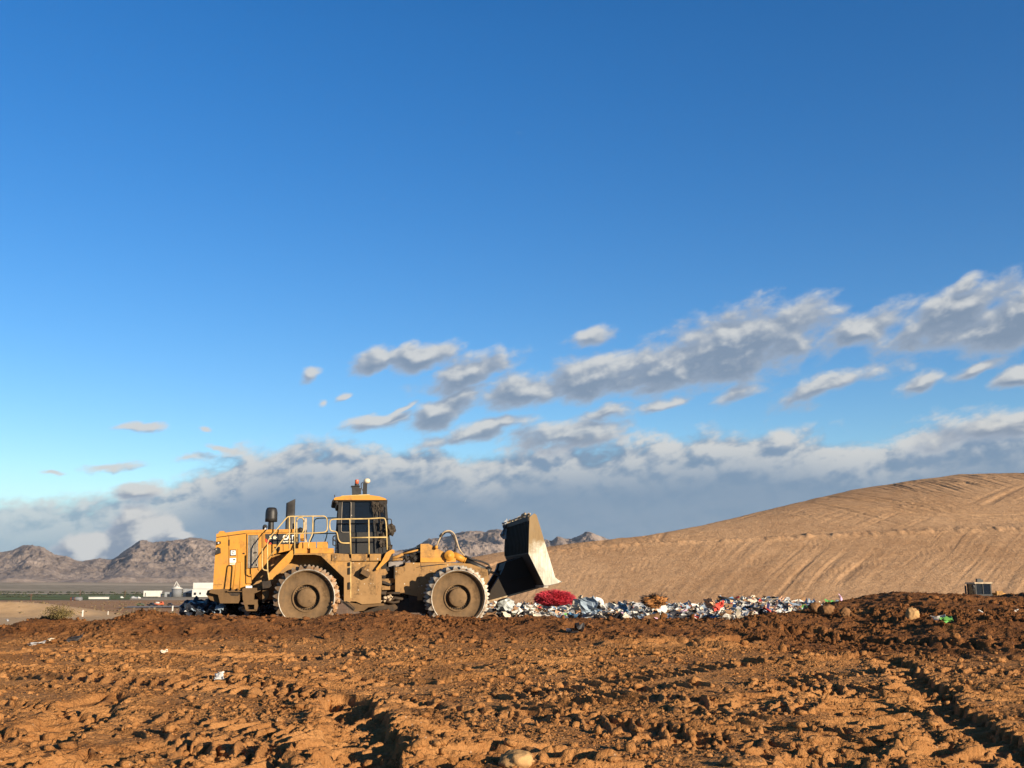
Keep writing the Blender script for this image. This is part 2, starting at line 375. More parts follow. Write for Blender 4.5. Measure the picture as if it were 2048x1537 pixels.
# loose clods lying on it, too many to count
def make_clods():
    bm = bmesh.new(); bmesh.ops.create_icosphere(bm, subdivisions=1, radius=1)
    bv = np.array([v.co[:] for v in bm.verts]); bf = np.array([[v.index for v in f.verts] for f in bm.faces]); bm.free()
    V = []; Fs = []; M = []; n = 0
    shapes = []
    for k in range(24):
        o = Vector((k * 5.3, k * 2.9, k)); 
        shapes.append(np.array([[c * (1 + .6 * mnoise.fractal(Vector(p) * 1.4 + o, .6, 2, 3) + .2 * mnoise.noise(Vector(p) * 4 + o)) for c in p] for p in bv]))
    shapes = [q_ * (.55 + .9 * rng.random(3)) for q_ in shapes]
    N = 26000; k = 0
    while k < N:
        y = 9.5 * (3.15 ** rng.random()); a = (rng.random() - .5) * 1.0; x = y * math.tan(a)
        if k > 6000 and fbm(np.array([x * .5]), np.array([y * .7]), 3, 33)[0] < -.05: k += .3; continue
        s = min(.065, .007 + .007 * rng.pareto(1.9)) * (.8 + y / 40)
        M3 = np.array(Matrix.Rotation(rng.random() * 6.28, 3, 'Z') @ Matrix.Rotation(rng.random() * 6.28, 3, 'X'))
        p = shapes[int(rng.integers(24))] @ M3.T * s * np.array([1, 1, .75]) + np.array([x, y, gz(x, y) + s * .25])
        V.append(p); Fs.append(bf + n); n += len(bv)
        u = CX + F * x / y
        M.append(np.full(len(bv), min(1, max(0, (y - 23.5) / 3 + .3 * rng.random() - .1 + (.3 if u > 1500 else 0)))))
        k += 1
    o = npmesh('clods', np.concatenate(V), np.concatenate(Fs), DIRT, False, {'moist': np.concatenate(M)})
    tag(o, 'loose clods and stones of dirt scattered over the rutted ground', 'clods', kind='stuff')
make_clods()

# ------------------------------------------------------------------ dirt hill on the right
HC = np.array([(700,1186),(800,1178),(860,1152),(900,1135),(948,1116),(1000,1107),(1060,1100),(1100,1096),(1150,1089),(1210,1083),(1300,1073),(1400,1055),(1540,1022),(1620,1003),(1700,985),(1780,972),(1850,962),(1920,953),(1980,951),(2048,950),(2300,945),(2600,960),(3000,990)], float).T
HB = np.array([(700,1187),(900,1160),(1000,1125),(1100,1105),(1210,1094),(1378,1087),(1609,1077),(1794,1069),(2048,1060),(2300,1056),(3000,1050)], float).T
def make_hill():
    u = np.concatenate([np.linspace(700, 940, 60)[:-1], np.linspace(940, 2080, 1100), np.linspace(2080, 3000, 120)[1:]])
    s = np.concatenate([np.linspace(-1, 0, 60)[:-1], np.linspace(0, 1, 260)[:-1], np.linspace(1, 2, 240), np.linspace(2, 2.6, 14)[1:]])   # -1..0 apron, 0..1 lower face, 1..2 upper, then the back
    U, S = np.meshgrid(u, s)
    ec = (HOR - np.interp(U, HC[0], HC[1])) / F; eb = (HOR - np.interp(U, HB[0], HB[1])) / F
    ec = ec + .0006 * fbm(U * .02, U * 0, 4, 2)
    y0 = 108.0; z0 = .35; k1, k2 = .34, .27
    # distances where the ray of that elevation meets faces of the given steepness
    yb = np.maximum(y0 + 2, (k1 * y0 - z0 + CAMZ) / (k1 - eb)); zb = CAMZ + eb * yb
    yc = np.maximum(yb + 3, (k2 * yb - zb + CAMZ) / (k2 - np.minimum(ec, k2 * .8))); zc = CAMZ + ec * yc
    Y = np.where(S < 0, 45 + (y0 - 45) * (S + 1), np.where(S < 1, y0 + (yb - y0) * S, np.where(S < 2, yb + (yc - yb) * (S - 1), yc + 60 * (S - 2))))
    za = .62 + (z0 - .62) * (S + 1) - 1.6 * sstep(1720, 1800, U) * sstep(-1, -.7, S) * (1 - sstep(-.12, 0, S))
    Z = np.where(S < 0, za, np.where(S < 1, z0 + (zb - z0) * S, np.where(S < 2, zb + (zc - zb) * (1 - (1 - (S - 1)) ** 1.25), zc - 26 * (S - 2) ** 1.5)))
    X = (U - CX) / F * Y
    # dozer furrows running down the lower face, leaning to the left
    low = sstep(.02, .12, S) * (1 - sstep(.93, 1.0, S)); up = sstep(1.02, 1.1, S) * (1 - sstep(1.9, 2.0, S))
    q = X / Y * 115 - .27 * (Y - y0) + 1.2 * fbm(X * .05, Y * .05, 2, 7)
    amp = .25 + .75 * sstep(-.25, .35, fbm(X * .045, Y * .06, 3, 12))
    brk = sstep(-.3, .2, fbm(q * .9, Z * .22, 3, 14))
    fur = np.clip(gnoise(q * .8, Z * .05, 31), -1, 1) + .5 * gnoise(q * 1.9, Z * .08, 32)
    d = low * amp * (.065 * fur + .10 * brk * np.maximum(0, gnoise(q * .42, Z * .06, 33)) ** 1.3 - .22 * brk * np.maximum(0, gnoise(q * .75 + 9, Z * .12, 35) - .25))
    # zigzag dozer trails across the face
    for (a0, b0, a1, b1, w) in ((1115,1168,1300,1130,1.3),(1300,1180,1640,1085,1.2),(1560,1165,1900,1095,.8),(1160,1110,1260,1100,1.0)):
        pu = (U - a0) / (a1 - a0); vv = HOR - (Z - CAMZ) / Y * F
        dist = (vv - (b0 + (b1 - b0) * pu)) / F * Y * 2.4
        on = np.exp(-(dist / w) ** 4) * sstep(-.02, .05, pu) * (1 - sstep(.95, 1.02, pu))
        d += on * .012 * np.sin(X * 8.5 + dist * 2.6 + 1.5 * gnoise(X * .4, Y * .4, 5)) * sstep(-.35, .3, gnoise(X * .12, Y * .1, 6)) - .03 * on
    # bench lip, rougher trampled upper part with crossing tracks
    lip = np.exp(-((S - 1.0) / .035) ** 2)
    d += lip * (.10 + .32 * fbm(X * .5, Y * .3, 3, 41) + .22 * np.maximum(0, gnoise(X * .9, Y * .2, 43)))
    tr = 0
    for k, (a, f) in enumerate(((.5, .5), (-.75, .42), (1.6, .35), (.12, .8), (1.05, .6), (-.3, .5))):
        g = gnoise((X * math.cos(a) + Y * math.sin(a)) * f * 1.9, (Y * math.cos(a) - X * math.sin(a)) * .03, 60 + k)
        on = sstep(.0, .35, fbm(X * .03 + k * 5, Y * .04, 2, 70 + k)); tr = tr - .24 * on * np.maximum(0, g - .15) + .12 * on * np.maximum(0, -g - .25)
    right = .35 + .65 * sstep(1250, 1750, U)
    rough = sstep(.0, .3, fbm(X * .035, Y * .05, 3, 90))
    d += up * (tr * right * 1.3 + rough * right * (.16 * fbm(X * .55 + .3 * Y, Y * .3, 4, 81, ridge=True)))
    d += .05 * fbm(X * .35, Y * .35, 4, 83) + .02 * fbm(X * 2, Y * 2, 3, 84) * (S > 0)
    d += (S < 0) * (.10 * fbm(X * .3, Y * .12, 4, 85) + .05 * fbm(X * 1.5, Y * .7, 3, 86)) * sstep(-1, -.85, S)
    Z = Z + d
    m, t, b = mat('hill_dirt', .95, 0, .1)
    co = t.n('ShaderNodeTexCoord').outputs['Object']
    n1 = t.noise(co, .07, 6, .6); n2 = t.noise(co, 1.6, 6, .7)
    st = t.noise(t.vm('MULTIPLY', co, (.9, .9, .1)), .8, 5, .65)
    f = t.math('ADD', t.math('ADD', t.math('MULTIPLY', n1, .4), t.math('MULTIPLY', n2, .35)), t.math('MULTIPLY', st, .25))
    setc(t, b, t.mix(t.ramp(f, .34, .66), (.365, .213, .11), (.545, .345, .192)))
    bump(t, b, t.math('ADD', t.noise(co, 3.2, 6, .75), t.math('MULTIPLY', t.noise(co, .9, 4), .8)), .7, .22)
    o = npmesh('hill', np.stack([X, Y, Z], -1).reshape(-1, 3), gridfaces(*X.shape), m)
    tag(o, 'graded tan dirt hill with dozer furrows rising to the right', 'hill', kind='structure')
make_hill()

# ------------------------------------------------------------------ plain, field, mountains
def plain_z(x, y):
    r = np.hypot(x, y); u = CX + F * x / np.maximum(y, 1)
    z = np.interp(r, [0, 40, 60, 100, 200, 300, 500, 700, 2500, 3200, 4000, 5200, 9000], [-3.2, -3.2, -3.2, -4.0, -5.6, -6.6, -7.3, -7.5, -7.5, -3, 10, 36, 60])
    # the tan spoil bank on the left
    z = z + 4.6 * sstep(352, 388, r + 14 * fbm(x * .03, y * .03, 3, 17)) * (1 - sstep(410, 520, r)) * (1 - sstep(40, 330, u)) + .5 * np.exp(-((r - 330) / 40) ** 2) * (1 - sstep(250, 500, u))
    z = z - 4 * sstep(850, 1000, u) * (1 - sstep(200, 500, r))
    return z
def make_plain():
    th = np.linspace(-42, 50, 560) * math.pi / 180
    r = np.concatenate([np.geomspace(48, 900, 330)[:-1], np.geomspace(900, 9000, 130)])
    T, Rr = np.meshgrid(th, r); x, y = Rr * np.sin(T), Rr * np.cos(T)
    z = plain_z(x, y) + np.clip(Rr / 300, .15, 1) * (.45 * fbm(x * .02, y * .02, 5, 3) + .16 * fbm(x * .12, y * .12, 4, 4)) * (1 - sstep(800, 1200, Rr) * .8)
    u = CX + F * x / y
    edge = np.interp(u, [-500, 0, 120, 300, 440, 900], [430, 430, 450, 380, 330, 330])
    tan = 1 - sstep(edge - 14, edge + 14, Rr + 25 * fbm(x * .02, y * .02, 3, 21))
    brown = (1 - sstep(1010, 1060, Rr + 40 * fbm(x * .006, y * .006, 3, 22)))
    m, t, b = mat('plain_soil', .95, 0, .1)
    co = t.n('ShaderNodeTexCoord').outputs['Object']
    A = lambda k: t.n('ShaderNodeAttribute', attribute_name=k).outputs['Fac']
    n = t.noise(t.vm('MULTIPLY', co, (1, .45, 1)), .035, 7, .68); n2 = t.noise(co, .25, 5, .7)
    f = t.math('ADD', t.math('MULTIPLY', n, .55), t.math('MULTIPLY', n2, .45))
    ctan = t.mix(t.ramp(f, .3, .7), (.52, .33, .16), (.68, .46, .25))
    cbr = t.mix(t.ramp(f, .3, .7), (.36, .19, .085), (.54, .31, .155))
    csc = t.mix(t.ramp(t.noise(co, .022, 8, .75), .35, .66), (.24, .195, .12), (.46, .37, .25))
    csc = t.mix(t.ramp(t.noise(t.vm('MULTIPLY', co, (.3, 1, 1)), .0016, 3, .5), .52, .60), csc, (.52, .41, .28))
    setc(t, b, t.mix(A('tan'), t.mix(A('brown'), csc, cbr), ctan))
    bump(t, b, t.noise(co, .5, 5, .7), .5, .6)
    o = npmesh('plain', np.stack([x, y, z], -1).reshape(-1, 3), gridfaces(*x.shape), m, True, {'tan': tan.ravel(), 'brown': brown.ravel()})
    tag(o, 'flat desert plain with bare brown flats beyond the ridge', 'plain', kind='structure')
    return z
make_plain()
def gzp(x, y): return float(plain_z(np.array([x]), np.array([y]))[0])
def atp(u, v, dz=0.0):
    """ground point of the far plain under a pixel"""
    best = None
    for rr in np.geomspace(60, 4500, 1500):
        d = ray(u, v); p = CAM + d * (float(rr) / d.y)
        if p.z <= gzp(p.x, p.y) + dz: return Vector((p.x, p.y, gzp(p.x, p.y)))
    return p
def make_field():
    m, t, b = mat('crop', .9, 0, .1)
    co = t.n('ShaderNodeTexCoord').outputs['Object']
    rows = t.noise(t.vm('MULTIPLY', co, (.004, .09, 1)), 1.0, 5, .6); n = t.noise(co, .03, 4)
    setc(t, b, t.mix(t.ramp(t.math('ADD', t.math('MULTIPLY', rows, .7), t.math('MULTIPLY', n, .3)), .38, .62), (.10, .14, .035), (.22, .24, .08)))
    for k, (u0, u1, r0, r1) in enumerate(((-700, 275, 1085, 1380), (-700, 330, 1440, 1850), (-700, 420, 2000, 2500))):
        a0, a1 = math.atan((u0 - CX) / F), math.atan((u1 - CX) / F)
        th = np.linspace(a0, a1, 40); rr = np.linspace(r0, r1, 12)
        T, Q = np.meshgrid(th, rr); x, y = Q * np.sin(T) * 1.0, Q * np.cos(T)
        z = plain_z(x, y) + .45 + .1 * fbm(x * .01, y * .01, 2, 5)
        o = npmesh('field', np.stack([x, y, z], -1).reshape(-1, 3), gridfaces(*x.shape), m)
        tag(o, ['nearest strip of green crop on the plain', 'middle strip of green crop on the plain', 'farthest strip of green crop below the mountains'][k], 'field', kind='structure')
make_field()
MC = np.array([(-900,1120),(-500,1090),(-250,1108),(0,1104),(13,1107),(39,1103),(62,1097),(79,1094),(97,1098),(112,1108),(129,1114),(146,1116),(163,1123),(174,1125),(193,1122),(208,1119),(228,1121),(236,1121),(258,1104),(286,1084),(301,1084),(314,1089),(335,1088),(357,1083),(372,1082),(385,1078),(408,1080),(425,1084),(470,1092),(540,1102),(620,1094),(700,1108),(760,1110),(790,1106),(810,1104),(835,1098),(851,1086),(859,1080.5),(872,1080),(885,1078),(898,1076),(914,1070),(942,1065),(958,1066),(971,1067),(982,1063),(992,1062),(1003,1063),(1030,1076),(1060,1088),(1080,1088),(1092,1083),(1104,1086),(1117,1080),(1126,1080),(1140,1081),(1155,1077),(1175,1070),(1185,1070),(1212,1081),(1260,1090),(1330,1098),(1500,1110),(1800,1120),(2300,1125)], float).T
def make_mountains():
    u = np.concatenate([np.linspace(-900, -20, 90)[:-1], np.linspace(-20, 1280, 1300), np.linspace(1280, 2300, 60)[1:]])
    s = np.concatenate([np.linspace(0, 1, 230), np.linspace(1, 1.8, 25)[1:]])
    U, S = np.meshgrid(u, s)
    r = 4900 + 1900 * np.minimum(S, 1) + 2200 * np.maximum(S - 1, 0)
    a = np.arctan((U - CX) / F)
    X0, Y0 = r * np.sin(a), r * np.cos(a)
    wsp = (1 - np.minimum(S, 1))
    Uw = U + wsp * (26 * fbm(X0 * .0016, Y0 * .0016, 3, 7) + 34 * wsp)
    ec = (HOR - np.interp(Uw, MC[0], MC[1])) / F
    Hc = CAMZ + ec * 6800 * np.cos(a)
    p = np.interp(S, [0, .15, .35, .6, .85, 1, 1.3, 1.8], [.13, .19, .33, .60, .90, 1, .72, .3])
    rid = fbm((X0 + .5 * Y0) * .0026, (Y0 - .2 * X0) * .0013, 6, 21, .55, ridge=True)
    rid2 = fbm(X0 * .011, Y0 * .006, 5, 51, .55, ridge=True)
    env = np.sin(np.clip(S, 0, 1) * math.pi) ** .8
    Z = Hc * p + env * (64 * rid + 6 * rid2) * np.clip(Hc / 250, .4, 1.3)
    Z = Z + 1.2 * fbm(X0 * .03, Y0 * .03, 4, 71, ridge=True) * sstep(.15, .5, S)
    Z = np.where(S > .8, np.minimum(Z, CAMZ + ((HOR - np.interp(U, MC[0], MC[1])) / F + .0012 * fbm(U * .12, S * 3, 3, 9)) * Y0), Z)
    Z = np.where(S < .05, Z * S / .05 + (1 - S / .05) * 20, Z)
    m, t, b = mat('mountain_rock', .95, 0, .1)
    co = t.n('ShaderNodeTexCoord').outputs['Object']
    n1 = t.noise(co, .0035, 7, .65); n2 = t.noise(co, .035, 7, .75)
    f = t.math('ADD', t.math('MULTIPLY', n1, .4), t.math('MULTIPLY', n2, .6))
    setc(t, b, t.mix(t.ramp(f, .36, .64), (.195, .155, .13), (.37, .30, .252)))
    bump(t, b, t.math('ADD', n2, t.math('MULTIPLY', n1, 2.0)), .40, 12)
    o = npmesh('mountains', np.stack([X0, Y0, Z], -1).reshape(-1, 3), gridfaces(*U.shape), m)
    tag(o, 'rocky grey brown desert mountains along the horizon', 'mountains', kind='structure')
make_mountains()
# ------------------------------------------------------------------ the landfill compactor
PSI = R(10); CPS, SPS = math.cos(PSI), math.sin(PSI)
_hub = at(613, 1196, 33.0)
O = _hub - Vector((CPS * -2.275 - SPS * -2.1, SPS * -2.275 + CPS * -2.1, .93))
def L(u, v, yl):
    d = ray(u, v); n = Vector((-SPS, CPS, 0)); t = (yl - n.dot(CAM - O)) / n.dot(d); p = CAM + d * t - O
    return (p.x * CPS + p.y * SPS, p.z)
def L3(u, v, yl): x, z = L(u, v, yl); return Vector((x, yl, z))
def LP(poly, yl): return [L(u, v, yl) for u, v in poly]
YEL = (.55, .25, .034)
M_yel = coated('yellow_paint', YEL, .46, .82, .08, .45, grime=.38)
M_yeld = coated('muddy_yellow_paint', (.53, .265, .05), .37, .62, .34, .5, grime=.65)
M_yelm = coated('splashed_yellow_paint', (.47, .24, .05), .34, .60, .36, .55, spots=.22, grime=.85)
M_steel = coated('muddy_dark_steel', (.062, .040, .022), .30, .75, .2, .6, .2, dust=(.185, .112, .052), grime=.4)
M_drum = coated('mud_worn_drum_steel', (.11, .073, .040), .34, .62, 0, .6, .0, dust=(.20, .125, .062), grime=.8, spec=.15)
M_lip = plain('polished_rim_steel', (.34, .30, .24), .5, .4, .5, .35, 7)
def tooth_mat(name, lo, hi):
    m, t, b = mat(name, .5, .25, .4); co = t.n('ShaderNodeTexCoord').outputs['Object']
    r = t.vm('LENGTH', t.vm('MULTIPLY', co, (1, 0, 1)), out=1); n = t.noise(co, 9, 5, .7)
    f = t.ramp(t.math('ADD', r, t.math('MULTIPLY', t.math('SUBTRACT', n, .5), .12)), lo, hi)
    setc(t, b, t.mix(f, t.mix(n, (.10, .062, .034), (.26, .165, .09)), t.mix(n, (.24, .21, .165), (.43, .39, .32)))); bump(t, b, n, .4, .02); return m
M_tooth = tooth_mat('worn_cleat_steel', .84, .93); M_toothm = tooth_mat('muddy_cleat_steel', .90, 1.03)
M_black = plain('black_painted_metal', (.022, .021, .020), .5, 0, .4, .4, 8)
M_char = coated('charcoal_cab_paint', (.020, .020, .019), .55, .98, .04, .5, spots=.10, dust=(.20, .14, .085))
M_gut = coated('greasy_black_steel', (.022, .018, .015), .48, .9, .1, .6, .2, dust=(.15, .095, .05))
M_rail = plain('handrail_cream_yellow', (.52, .37, .15), .5, 0, .3, .25, 5)
M_grey = plain('grille_grey_bars', (.36, .32, .26), .6, .2, .3, .3, 9)
M_white = plain('white_lettering', (.82, .80, .74), .5, 0, .3, .06, 9)
M_cream = plain('cream_lettering', (.80, .74, .52), .5, 0, .3, .06, 9)
M_red = plain('red_trim', (.55, .05, .025), .5, 0, .3, .15, 9)
M_amber = plain('amber_beacon_lens', (.62, .13, .045), .25, 0, .5, .2, 9)
M_dome = plain('antenna_dome_plastic', (.60, .52, .36), .4, 0, .4, .1, 9)
M_hose = plain('rubber_hose', (.045, .036, .028), .6, 0, .3, .4, 5)
M_pipe = plain('tan_hose_sleeve', (.40, .31, .20), .6, 0, .3, .3, 5)
M_rag = plain('torn_black_mesh', (.055, .045, .035), .9, 0, .1, .6, 16, .6)
M_seat = plain('seat_cloth', (.03, .03, .032), .9)
M_blade = coated('blade_worn_steel', (.40, .335, .22), .34, .66, 0, .5, .35, dust=(.30, .18, .08))
M_bladeback = coated('blade_back_shade_dark', (.022, .016, .010), .5, .95, 0, .7, .1, dust=(.10, .058, .026))  # near-black colour holds the shade behind the blade
def make_wing_mat():
    m, t, b = mat('wing_scoured_steel', .6, .0, .4)
    co = t.n('ShaderNodeTexCoord').outputs['Object']
    z = t.n('ShaderNodeSeparateXYZ', ins={0: co}).outputs[2]
    n = t.noise(co, 2.2, 6, .65); n2 = t.noise(t.vm('MULTIPLY', co, (9, 9, 1.2)), 2, 5, .7)
    # bright scoured metal near the cutting edge, old brown dirt towards the top
    f = t.ramp(t.math('ADD', z, t.math('MULTIPLY', t.math('SUBTRACT', n, .5), 2.0)), 2.05, 2.75)
    c = t.mix(f, t.mix(t.ramp(n2, .3, .7), (.52, .49, .38), (.80, .76, .60)), t.mix(n2, (.20, .125, .05), (.34, .23, .105)))
    setc(t, b, t.mix(t.math('MULTIPLY', t.ramp(n, .56, .7), .6), c, (.24, .18, .11))); bump(t, b, n2, .3, .02)
    return m
M_wing = make_wing_mat()
def make_glass():
    m = bpy.data.materials.new('cab_glass'); m.use_nodes = True; nt = m.node_tree; t = NT(nt); b = nt.nodes['Principled BSDF']
    b.inputs['Base Color'].default_value = (.012, .018, .03, 1); b.inputs['Roughness'].default_value = .06; b.inputs['Specular IOR Level'].default_value = .6
    tr = t.n('ShaderNodeBsdfTransparent', ins={0: (.42, .52, .56, 1)}); mx = t.n('ShaderNodeMixShader', ins={0: .45, 1: b.outputs[0], 2: tr.outputs[0]})
    nt.links.new(mx.outputs[0], nt.nodes['Material Output'].inputs[0]); return m
M_glass = make_glass()

comp = empty('compactor', O, PSI)
tag(comp, 'yellow landfill compactor with spiked steel wheels and a raised front blade', 'compactor')
def part(name, m, par, *shapes, bevel=.012, smooth=False):
    """shapes: ('P', pixel polygon, y0, y1[, yref]) | ('X', xz polygon, y0, y1) | ('B', x0,x1,y0,y1,z0,z1) | ('T', pts, r)"""
    bm = bmesh.new()
    for s in shapes:
        if s[0] == 'P': prism(bm, LP(s[1], s[4] if len(s) > 4 else s[2]), s[2], s[3])
        elif s[0] == 'X': prism(bm, s[1], s[2], s[3])
        elif s[0] == 'B': box(bm, *s[1:7])
        elif s[0] == 'T': tube(bm, s[1], s[2])
    return fin(name, bm, m, par, smooth, bevel)
def parts(name, m, par, *shapes, bevel=.012):
    return [part(name, m, par, q, bevel=bevel) for q in shapes][-1]
# --- hood
YH = -1.25
hood = part('hood', M_yel, comp, ('P', [(425.5,1180),(433,1069),(472,1063.2),(492,1061.6),(592,1059.5),(598,1098),(580,1101),(548,1108.5),(507,1157),(502,1170),(492,1173),(490,1180)], YH, 1.25), bevel=.02)
part('roof_edge', M_yel, hood, ('P', [(432,1074.5),(433,1068),(492,1060.5),(592,1058.5),(592.5,1065),(492,1066.5)], YH - .035, 1.285), bevel=.012)
parts('panel_gap', M_gut, hood, *[('P', p, YH - .006, YH + .02) for p in ([(433,1075.2),(491,1067),(491,1068),(433,1076.2)], [(457.4,1073),(458.3,1073),(458.3,1131),(457.4,1131)], [(456.5,1080),(459.3,1080),(459.3,1092),(456.5,1092)], [(492.6,1068),(493.5,1068),(492.8,1170),(491.9,1170)], [(523.5,1067),(525,1067),(525,1142),(523.5,1142)], [(527.5,1068),(528.3,1068),(528.3,1138),(527.5,1138)], [(427,1170),(444,1169.3),(444,1170),(427,1170.8)], [(566,1089),(566.8,1089),(566.8,1103),(566,1103)])], bevel=0)
grille = part('grille', M_gut, hood, ('P', [(496,1070.5),(516.5,1070.2),(516.5,1136),(494.5,1138)], YH - .005, YH + .03), bevel=0)
bars = [('P', [(496.6 + k * 2.6, 1071), (497.95 + k * 2.6, 1071), (497.0 + k * 2.7, 1136.5 - .3 * k), (495.6 + k * 2.7, 1136.5 - .3 * k)], YH - .03, YH - .005) for k in range(8)]
parts('slat', M_grey, grille, *bars, bevel=0)
part('grille_frame', M_yel, grille, ('P', [(494.8,1069),(518.3,1068.6),(518.3,1070.3),(494.8,1070.7)], YH - .035, YH + .01), ('P', [(516.6,1070.3),(518.4,1070.3),(518.4,1141),(516.6,1139)], YH - .035, YH + .01), ('P', [(494.2,1070.7),(496,1070.7),(494.6,1138),(492.8,1138)], YH - .035, YH + .01), bevel=.004)
dec = part('decal_panel', M_black, hood, ('P', [(530.6,1068.4),(597,1067.4),(597.5,1088.5),(545,1089),(530.8,1077)], YH - .012, YH + .02), bevel=0)
part('red_stripe', M_red, dec, ('P', [(530.8,1077),(545,1089),(536.5,1089),(531,1083.5)], YH - .014, YH + .02), bevel=0)
def hood_text(name, s, u0, v0, u1, v1, m, bold):
    x0, z0 = L(u0, v1, YH); x1, z1 = L(u1, v0, YH); size = (z1 - z0) / .70
    ob = text_obj(name, s, size, m, dec, (0, 0, 0), Matrix.Rotation(math.pi / 2, 3, 'X').to_quaternion(), bold=bold, ex=.004)
    w = max(v.co.x for v in ob.data.vertices) - min(v.co.x for v in ob.data.vertices); mn = min(v.co.x for v in ob.data.vertices)
    for v in ob.data.vertices: v.co = Vector(((v.co.x - mn) * (x1 - x0) / w + x0, v.co.y + YH - .018, v.co.z + z0))
hood_text('lettering', '836H', 538.8, 1072, 555.6, 1078.4, M_cream, .03)
hood_text('lettering', 'CAT', 565.6, 1071, 588.2, 1079.3, M_white, .045)
hood_text('lettering', 'EMPIRE', 565.8, 1081, 587.2, 1085, M_cream, .03)
# emblem board: white square with a dark curl, in a black border, and a white sticker
sg = part('emblem_sign', M_black, hood, ('P', [(460.2,1100),(472.3,1099.6),(472.3,1112),(460.2,1112.4)], YH - .012, YH + .02), bevel=0)
part('emblem_ground', M_white, sg, ('P', [(461.7,1101.6),(471.2,1101.3),(471.2,1110.5),(461.7,1110.8)], YH - .015, YH), bevel=0)
_bm = bmesh.new(); ex, ez = L(466.6, 1106, YH)
for k in range(14):
    a0, a1 = R(28 + k * 22), R(28 + (k + 1) * 22); r0, r1 = .028, .047
    prism(_bm, [(ex + r0 * math.cos(a0), ez + r0 * math.sin(a0)), (ex + r1 * math.cos(a0), ez + r1 * math.sin(a0)), (ex + r1 * math.cos(a1), ez + r1 * math.sin(a1)), (ex + r0 * math.cos(a1), ez + r0 * math.sin(a1))], YH - .018, YH - .012)
fin('emblem', _bm, M_black, sg)
parts('sticker', M_white, hood, ('P', [(459.5,1116.8),(472,1116.4),(472,1125.6),(459.5,1126)], YH - .01, YH + .01), ('P', [(459.5,1128.2),(470.5,1127.4),(470.5,1129),(459.5,1129.8)], YH - .01, YH + .01), bevel=0)
part('sticker_print', M_gut, hood, ('P', [(466,1118.8),(470.8,1118.6),(470.8,1121),(466,1121.2)], YH - .013, YH), bevel=0)
part('access_panel', M_yel, hood, ('P', [(475.2,1098),(484.3,1097.6),(484.3,1123.6),(475.2,1124)], YH - .012, YH + .02), bevel=.004)
parts('latch', M_gut, hood, ('P', [(485.7,1106),(489.2,1106),(489.2,1108.6),(485.7,1108.6)], YH - .025, YH + .01), ('P', [(508,1105),(513,1104),(513,1106.5),(508,1108)], YH - .05, YH + .01), ('P', [(512,1128),(514,1128),(514,1132.5),(512,1132.5)], YH - .03, YH + .01), ('P', [(549,1094),(560,1094),(560,1100),(557,1106),(553,1100)], YH - .03, YH + .02), bevel=.004)
part('lower_door', M_yel, hood, ('P', [(492.5,1150),(503,1149.5),(503,1167),(492.5,1167)], YH - .05, YH + .02), bevel=.006)
part('cap', M_yel, hood, ('P', [(437.5,1069),(437,1065),(440,1062.6),(447.5,1062.4),(449,1066),(449,1068)], -1.0, -.3), bevel=.02)
wl = part('work_light', M_black, comp, ('P', [(432.3,1083.8),(441,1083.2),(441,1087.6),(432.3,1089.2)], -1.42, -1.2), bevel=.015)
part('lens', M_white, wl, ('P', [(435.6,1085.5),(438.4,1085.3),(438.4,1087.3),(435.6,1087.5)], -1.435, -1.41), bevel=0)
wl = part('work_light', M_black, comp, ('P', [(430.6,1097),(436,1094.6),(440,1096.5),(440.6,1106.5),(431,1108.6)], -1.48, -1.2), ('P', [(427.6,1099.6),(431,1098.6),(431,1100),(428,1101)], -1.42, -1.36), bevel=.015)
part('lens', M_grey, wl, ('P', [(431.3,1098.4),(434,1097.4),(434,1100.4),(431.3,1101.2)], -1.495, -1.47), bevel=0)
# stacks on the hood
bm = bmesh.new(); x, z = L(541.6, 1060, -.2); X0, Z1 = L(530, 1044, -.2); zt = L(541, 1015.5, -.2)[1]; r = (x - X0)
lathe(bm, [(r * .50, z - .05), (r * .50, z + .02), (r * .46, Z1 - .01), (r * .46, Z1 + .04)], 'z', (x, -.2, 0), 24)
lathe(bm, [(r * .9, Z1), (r, Z1), (r, Z1 + .12), (r * 1.0, zt - .17), (r * .93, zt - .08), (r * .75, zt - .015), (r * .5, zt)], 'z', (x, -.2, 0), 28)
pc = fin('air_precleaner', bm, M_black, comp)
bm = bmesh.new(); x0, z0 = L(570.3, 1062, -.35); x1, z1 = L(588.6, 1062, -.35); zl = L(569.3, 1007.5, -.35)[1]; zr = L(588.3, 998.6, -.35)[1]; cx = (x0 + x1) / 2; rx = (x1 - x0) / 2; ry = .13; n = 26
for q, (fx, inner) in enumerate(((1, 0), (.9, 1))):
    lo = [bm.verts.new((cx + rx * fx * math.copysign(abs(math.cos(a)) ** .6, math.cos(a)), -.35 + ry * fx * math.copysign(abs(math.sin(a)) ** .6, math.sin(a)), z0 - .05)) for a in [6.28319 * k / n for k in range(n)]]
    hi = [bm.verts.new((v.co.x, v.co.y, zl + (zr - zl) * (v.co.x - cx + rx) / (2 * rx))) for v in lo]
    for k in range(n): bm.faces.new((lo[k], lo[(k + 1) % n], hi[(k + 1) % n], hi[k])).smooth = True
    if inner: 
        for k in range(n): bm.faces.new((hi[k], hi[(k + 1) % n], hp[(k + 1) % n], hp[k]))
    hp = hi
fin('exhaust_stack', bm, plain('sooty_stack_steel', (.075, .07, .062), .55, .3, .4, .35, 3, .2), comp)
bm = bmesh.new(); tube(bm, rnd([L3(528.3,1061,-.9), L3(527.6,1053,-.9), L3(531.5,1051.8,-.9), L3(532.6,1056,-.9)], 4, .1), .045, 10); fin('breather_pipe', bm, M_black, comp)
part('breather_cap', M_white, comp, ('P', [(530,1055.5),(533.4,1055.5),(533.4,1060.5),(529.2,1060.5)], -1.0, -.9), bevel=.01)
bm = bmesh.new()
